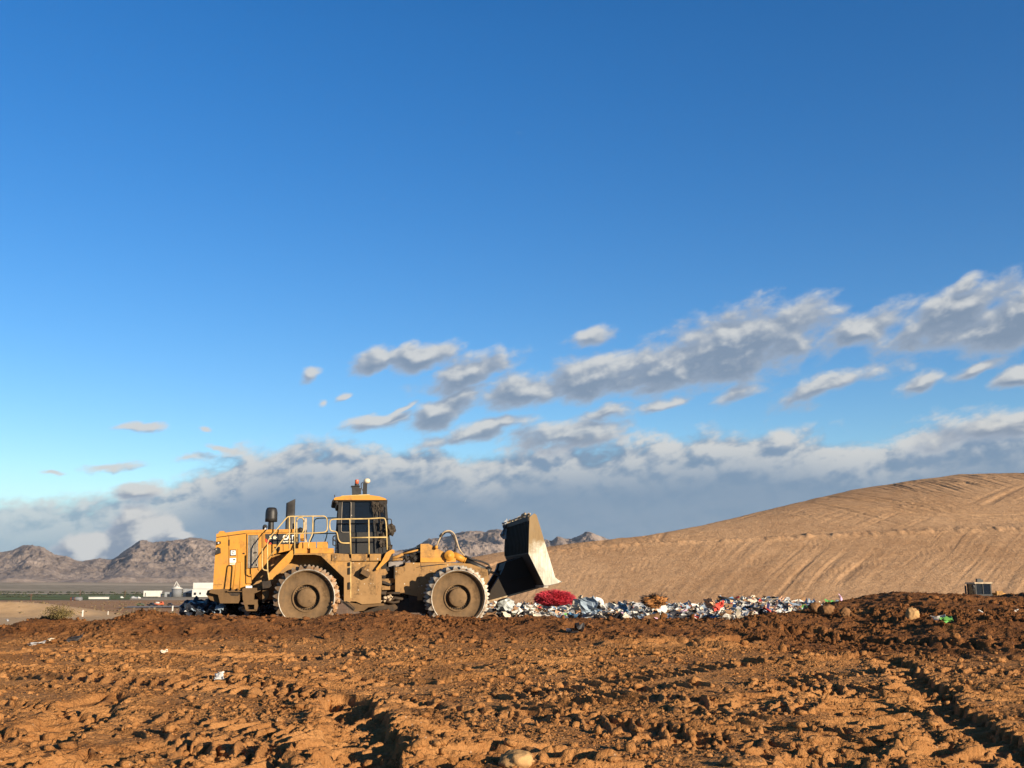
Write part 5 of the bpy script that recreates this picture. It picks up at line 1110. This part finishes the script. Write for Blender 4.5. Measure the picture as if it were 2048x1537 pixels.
def road():
    a = [(232, 1217.5), (300, 1216.8), (360, 1216), (440, 1215), (520, 1214)]; b = [(262, 1214.2), (320, 1213.4), (380, 1212.8), (450, 1212), (520, 1211)]
    P = [atp(*q) for q in a]; Q = [atp(*q) for q in b]; bm = bmesh.new(); vs = [[bm.verts.new(p + Vector((0, 0, .35))) for p in r_] for r_ in (P, Q)]
    for i in range(4): bm.faces.new((vs[0][i], vs[0][i + 1], vs[1][i + 1], vs[1][i]))
    tag(fin('road', bm, plain('grey_gravel_road', (.30, .27, .24), .95, 0, .1, .2, .1)), 'pale grey gravel road on the flat', 'road', kind='structure')
road()
def treeline():
    M_t = plain('far_scrub_trees', (.055, .062, .032), .9, 0, .1, .5, .12)
    for nm, (v, Y, n, h, u0, u1), lab in (('treeline', (1189, 1960, 230, 2.3, -150, 330), 'broken line of dark scrub trees beyond the green field'), ('treeline', (1187, 2600, 200, 2.8, -200, 430), 'farther line of dark scrub below the mountains'), ('treeline', (1194, 1400, 60, 1.5, 20, 110), 'low dark scrub along the near side of the middle crop strip')):
        bm = bmesh.new(); y0 = Y
        for k in range(n):
            u = random.uniform(u0, u1)
            if mnoise.noise(Vector((u * .03, Y, 0))) < -.25: continue
            x = (u - CX) / F * Y; s = h * random.uniform(.4, 1.15); yy = Y + random.uniform(-25, 25); z = gzp(x, yy)
            for j in range(3): lump(bm, (x + random.uniform(-1, 1) * s, yy + random.uniform(-1, 1) * s, z + s * random.uniform(.3, .8)), (s * random.uniform(.5, 1), s * .7, s * random.uniform(.35, .6)), .6, k + j * 7, 2)
        tag(fin(nm, bm, M_t), lab, 'treeline', kind='stuff')
    bm = bmesh.new()
    for k in range(420):
        u = random.uniform(-100, 440); Y = random.uniform(330, 900); x = (u - CX) / F * Y; s = random.uniform(.25, .8); z = gzp(x, Y); lump(bm, (x, Y, z + s * .3), (s, s, s * .6), .6, k, 1)
    tag(fin('desert_scrub', bm, plain('desert_brush', (.17, .125, .07), .95, 0, .1, .5, 1)), 'small dry bushes dotted over the brown flat', 'scrub', kind='stuff')
treeline()
def bird():
    p = at(931, 1003, 420); bm = bmesh.new(); lump(bm, (0, 0, 0), (.16, .05, .05), .05, 1, 2); lump(bm, (.16, 0, .03), (.045, .035, .035), .05, 2, 1)
    for s in (-1, 1):
        for tri in (((.07, s * .02, .03), (-.07, s * .02, .03), (-.06, s * .24, .15), (.06, s * .22, .16)), ((.06, s * .22, .16), (-.06, s * .24, .15), (-.12, s * .5, .10))): bm.faces.new([bm.verts.new(q) for q in tri])
    bm.faces.new([bm.verts.new(q) for q in ((-.12, -.03, 0), (-.12, .03, 0), (-.26, .06, .01), (-.26, -.06, .01))])
    o = solid(fin('bird', bm, M_wh, None, loc=p), .012); o.rotation_euler = (0, 0, 1.1); tag(o, 'small white bird flying in front of the grey cloud bank', 'bird')
bird()
# ------------------------------------------------------------------ sky, sun, camera
CL = [  # soft cloud bodies: centre and half sizes as seen, tilt, weight
 (1480,694,170,58,14,1),(1330,738,120,40,14,1),(1180,755,110,34,12,1),(1050,782,86,32,8,1),(890,820,72,22,24,1),(930,748,98,26,18,.95),
 (750,727,48,22,25,.9),(832,714,72,26,10,.95),(620,750,25,17,40,.62),(681,799,24,9,25,.6),(635,806,15,8,0,.4),(765,845,88,15,10,.85),(800,820,60,10,22,.6),
 (1182,672,52,20,15,.75),(1715,657,90,26,20,.95),(1900,636,120,38,22,1),(2025,640,105,48,20,1),(1935,572,45,18,24,.7),(1640,778,108,20,17,.85),(1838,768,55,17,18,.85),
 (1955,735,80,14,16,.7),(2045,756,42,14,15,.9),(1215,826,66,18,12,.75),(1335,806,75,13,15,.65),(1470,792,70,22,12,.6),
 (282,858,60,10,8,.6),(414,861,22,8,0,.6),(225,936,70,11,10,.55),(375,917,46,10,5,.65),(275,985,40,15,0,.85),(100,953,30,6,0,.6),(440,897,28,9,0,.6),
 (1040,258,42,22,22,.10),(176,1110,25,15,0,2.2),(283,1086,27,22,18,2.3),(340,1078,24,7,6,1.4),
 (960,865,120,16,12,.9),(1130,870,110,26,10,.9),(2000,850,130,24,8,.9)]
BANK = [(-600,1010),(-200,1008),(0,998),(120,990),(250,985),(330,960),(420,925),(480,905),(560,884),(640,880),(760,890),(880,888),(960,905),(1060,880),(1160,878),(1260,872),(1380,862),(1480,858),(1600,862),(1720,872),(1800,862),(1880,840),(1960,828),(2048,822),(2300,800),(2700,790)]
def make_world():
    w = bpy.data.worlds.new('World'); bpy.context.scene.world = w; w.use_nodes = True
    nt = w.node_tree; nt.nodes.clear(); t = NT(nt)
    K = 2180.0
    # direction -> (azimuth, elevation) in the photograph's own scale
    dirv = t.n('ShaderNodeTexCoord').outputs['Generated']
    sx = t.n('ShaderNodeSeparateXYZ', ins={0: dirv})
    az = t.math('ARCTAN2', sx.outputs[0], sx.outputs[1]); el = t.math('ARCSINE', sx.outputs[2])
    pos = t.n('ShaderNodeCombineXYZ', ins={0: t.math('MULTIPLY', az, K), 1: t.math('MULTIPLY', el, K), 2: 0.0}).outputs[0]
    # density group
    g = bpy.data.node_groups.new('cloud_density', 'ShaderNodeTree')
    g.interface.new_socket('P', in_out='INPUT', socket_type='NodeSocketVector')
    g.interface.new_socket('Cumulus', in_out='OUTPUT', socket_type='NodeSocketFloat')
    g.interface.new_socket('Noise', in_out='OUTPUT', socket_type='NodeSocketFloat'); g.interface.new_socket('Shape', in_out='OUTPUT', socket_type='NodeSocketFloat')
    q = NT(g); P = q.n('NodeGroupInput').outputs[0]
    # stretched noise, leaning as the cloud streets do
    mp = q.n('ShaderNodeMapping', vector_type='TEXTURE', ins={0: P, 1: (0, 0, 0), 2: (0, 0, R(17)), 3: (150, 78, 100)}).outputs[0]
    n1 = q.noise(mp, 1.5, 8, .63, .15)
    mb = q.n('ShaderNodeMapping', vector_type='TEXTURE', ins={0: P, 1: (40, 70, 0), 2: (0, 0, R(9)), 3: (62, 44, 60)}).outputs[0]
    n2 = q.noise(mb, 1.0, 3, .5, .3)
    nz = q.math('ADD', q.math('MULTIPLY', n1, .7), q.math('MULTIPLY', n2, .3))
    wv = q.vm('MULTIPLY', q.vm('SUBTRACT', q.noise(mp, 1.4, 3, .5, out='Color'), (.5, .5, .5)), (58, 46, 0))
    Pw = q.vm('ADD', P, wv)
    acc = None
    for (u, v, a, b, tl, wt) in CL:
        A, E = azel(u, v)
        # (the tiny term only makes the bodies evaluate one after the other, which keeps the shader small)
        src = Pw if acc is None else q.n('ShaderNodeVectorMath', operation='MULTIPLY_ADD', ins={0: acc, 1: (1e-6, 1e-6, 0), 2: Pw}).outputs[0]
        mm = q.n('ShaderNodeMapping', vector_type='TEXTURE', ins={0: src, 1: (A * K, E * K, 0), 2: (0, 0, R(tl)), 3: (a * 1.22, b * 1.3, 1e6)}).outputs[0]
        ln = q.vm('LENGTH', mm, out=1)
        f = q.math('SUBTRACT', wt, ln)
        acc = f if acc is None else q.math('MAXIMUM', acc, f)
    acc = q.math('MAXIMUM', acc, -.6)
    dens = q.math('ADD', acc, q.math('MULTIPLY', q.math('SUBTRACT', nz, .42), 2.3))
    shp = q.math('ADD', q.math('MULTIPLY', acc, .8), q.math('MULTIPLY', q.math('SUBTRACT', n2, .5), 1.7))
    out = q.n('NodeGroupOutput'); g.links.new(dens, out.inputs[0]); g.links.new(nz, out.inputs[1]); g.links.new(shp, out.inputs[2])
    def dg(v):
        nd = t.n('ShaderNodeGroup', node_tree=g, ins={0: v}); return nd.outputs[0], nd.outputs[1], nd.outputs[2]
    d0, n0, s0 = dg(pos); d1, n1_, s1 = dg(t.vm('ADD', pos, (10, 17, 0)))
    # sky
    sky = t.n('ShaderNodeTexSky', sky_type='NISHITA', sun_disc=False, sun_elevation=SUN_EL, sun_rotation=SUN_AZ, altitude=300, air_density=1.0, dust_density=.1, ozone_density=2.6)
    hs = t.n('ShaderNodeHueSaturation', ins={'Hue': SKY_H, 'Saturation': SKY_S, 'Value': SKY_V, 'Color': sky.outputs[0]}).outputs[0]
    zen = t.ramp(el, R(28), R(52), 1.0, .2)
    gm = t.n('ShaderNodeGamma', ins={0: hs, 1: 1.0}).outputs[0]
    # added dimming of the unseen sky overhead, to cut its fill light
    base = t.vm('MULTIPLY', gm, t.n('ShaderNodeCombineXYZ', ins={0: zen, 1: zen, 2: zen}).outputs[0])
    # bank of far stratocumulus: top edge follows a profile over azimuth
    edges = [azel(u, v) for u, v in BANK]; a0, a1 = edges[0][0], edges[-1][0]
    azn = t.n('ShaderNodeMapRange', ins={0: az, 1: a0, 2: a1}).outputs[0]
    fc = t.n('ShaderNodeFloatCurve', ins={1: azn}); cv = fc.mapping.curves[0]; fc.mapping.use_clip = False
    while len(cv.points) > 2: cv.points.remove(cv.points[0])
    pts = [((a - a0) / (a1 - a0), e * 5) for a, e in edges]
    cv.points[0].location = pts[0]; cv.points[-1].location = pts[-1]
    for p in pts[1:-1]: cv.points.new(*p)
    fc.mapping.update()
    edge = t.math('MULTIPLY', fc.outputs[0], K / 5)
    elp = t.math('MULTIPLY', el, K)
    def bank(nn, dy): return t.math('ADD', t.math('MULTIPLY', t.math('SUBTRACT', t.math('SUBTRACT', edge, elp), dy), .022), t.math('MULTIPLY', t.math('SUBTRACT', nn, .5), 3.6))
    bk0, bk1 = bank(n0, 0.0), bank(n1_, 15.0)
    bcov = t.ramp(bk0, -.25, .65)
    bl = t.math('ADD', t.math('MULTIPLY', t.math('SUBTRACT', bk0, bk1), .55), t.math('ADD', t.math('MULTIPLY', t.math('SUBTRACT', s0, s1), .8), t.math('MULTIPLY', t.math('SUBTRACT', n0, .5), 1.1)))
    depth = t.ramp(t.math('SUBTRACT', edge, elp), 12.0, 125.0)
    body = t.mix(t.math('MULTIPLY', t.ramp(n0, .35, .68), t.math('MULTIPLY_ADD', depth, -.75, 1.0)), CB0, CB1)
    # the bank fades to thin pale veil at the far left and by the horizon
    lit = t.math('MULTIPLY', t.ramp(bl, -.40, .50), t.math('MULTIPLY_ADD', depth, -.95, 1.0))
    bcol = t.mix(lit, body, CW)
    bop = t.math('MULTIPLY', bcov, t.ramp(az, azel(-100, 1000)[0], azel(520, 1000)[0], .82, .97))
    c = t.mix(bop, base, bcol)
    veil = t.math('MULTIPLY', t.ramp(elp, 240, 0), .75); c = t.mix(t.math('MULTIPLY', veil, t.ramp(az, azel(700, 1000)[0], azel(-300, 1000)[0])), c, (1.75, 2.75, 3.9))
    # cumulus
    cov = t.ramp(d0, -.05, .58)
    sh = t.math('SUBTRACT', d0, d1)
    hf = t.math('ADD', t.math('ADD', t.math('MULTIPLY', sh, .62), t.math('MULTIPLY', t.math('SUBTRACT', s0, s1), .75)), t.math('MULTIPLY', t.math('SUBTRACT', n0, .5), .55))
    lt = t.math('MAXIMUM', t.ramp(hf, -.12, .80), t.math('MULTIPLY', t.ramp(d0, 1.2, 2.0), t.ramp(n0, .25, .5)))
    thin = t.ramp(d0, .1, .9)
    ccol = t.mix(lt, t.mix(thin, CM, CD), CW)
    c = t.mix(t.math('MULTIPLY', cov, .93), c, ccol)
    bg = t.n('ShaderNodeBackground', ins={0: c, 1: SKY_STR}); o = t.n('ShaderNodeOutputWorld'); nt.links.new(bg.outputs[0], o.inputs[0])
    w.cycles.sampling_method = 'MANUAL'; w.cycles.sample_map_resolution = 512
# cloud colours are radiances on the scale of the sky texture
SKY_STR = .093
SKY_H, SKY_S, SKY_V = .511, 1.34, 1.12
CW = (4.2, 4.25, 4.2); CM = (2.5, 2.9, 3.5); CD = (1.4, 1.85, 2.5); CB0 = (1.2, 1.85, 2.7); CB1 = (1.5, 2.1, 2.95)
make_world()
sl = bpy.data.lights.new('sun', 'SUN'); sl.energy = 5.0; sl.angle = R(.53); sl.color = (1, .83, .62)
so = bpy.data.objects.new('sun', sl); so.rotation_euler = SUN.to_track_quat('Z', 'Y').to_euler(); so.location = SUN * 50; C.objects.link(so)
cam = bpy.data.cameras.new('camera'); cam.sensor_width = 36; cam.lens = F / 2048 * 36; cam.clip_start = .1; cam.clip_end = 30000
co_ = bpy.data.objects.new('camera', cam); co_.location = CAM; co_.rotation_euler = (math.pi / 2 + PITCH, 0, 0); C.objects.link(co_)
sc = bpy.context.scene; sc.camera = co_
sc.view_settings.view_transform = 'Standard'; sc.view_settings.look = 'None'; sc.view_settings.gamma = 1; sc.view_settings.exposure = .75
sc.cycles.max_bounces = 5; sc.cycles.diffuse_bounces = 3; sc.cycles.use_denoising = True

HAZE = 2.0e-5
if HAZE:
    bm = bmesh.new(); box(bm, -6500, 6500, -60, 9600, -70, 520); hm = bpy.data.materials.new('haze'); hm.use_nodes = True; hn = hm.node_tree; hn.nodes.remove(hn.nodes['Principled BSDF'])
    pv = hn.nodes.new('ShaderNodeVolumePrincipled'); pv.inputs['Color'].default_value = (.80, .87, .96, 1); pv.inputs['Density'].default_value = HAZE; pv.inputs['Anisotropy'].default_value = .1
    hn.links.new(pv.outputs[0], hn.nodes['Material Output'].inputs['Volume'])
    tag(fin('haze', bm, hm), 'thin blue air haze over the plain', 'haze', kind='stuff'); sc.cycles.volume_bounces = 0
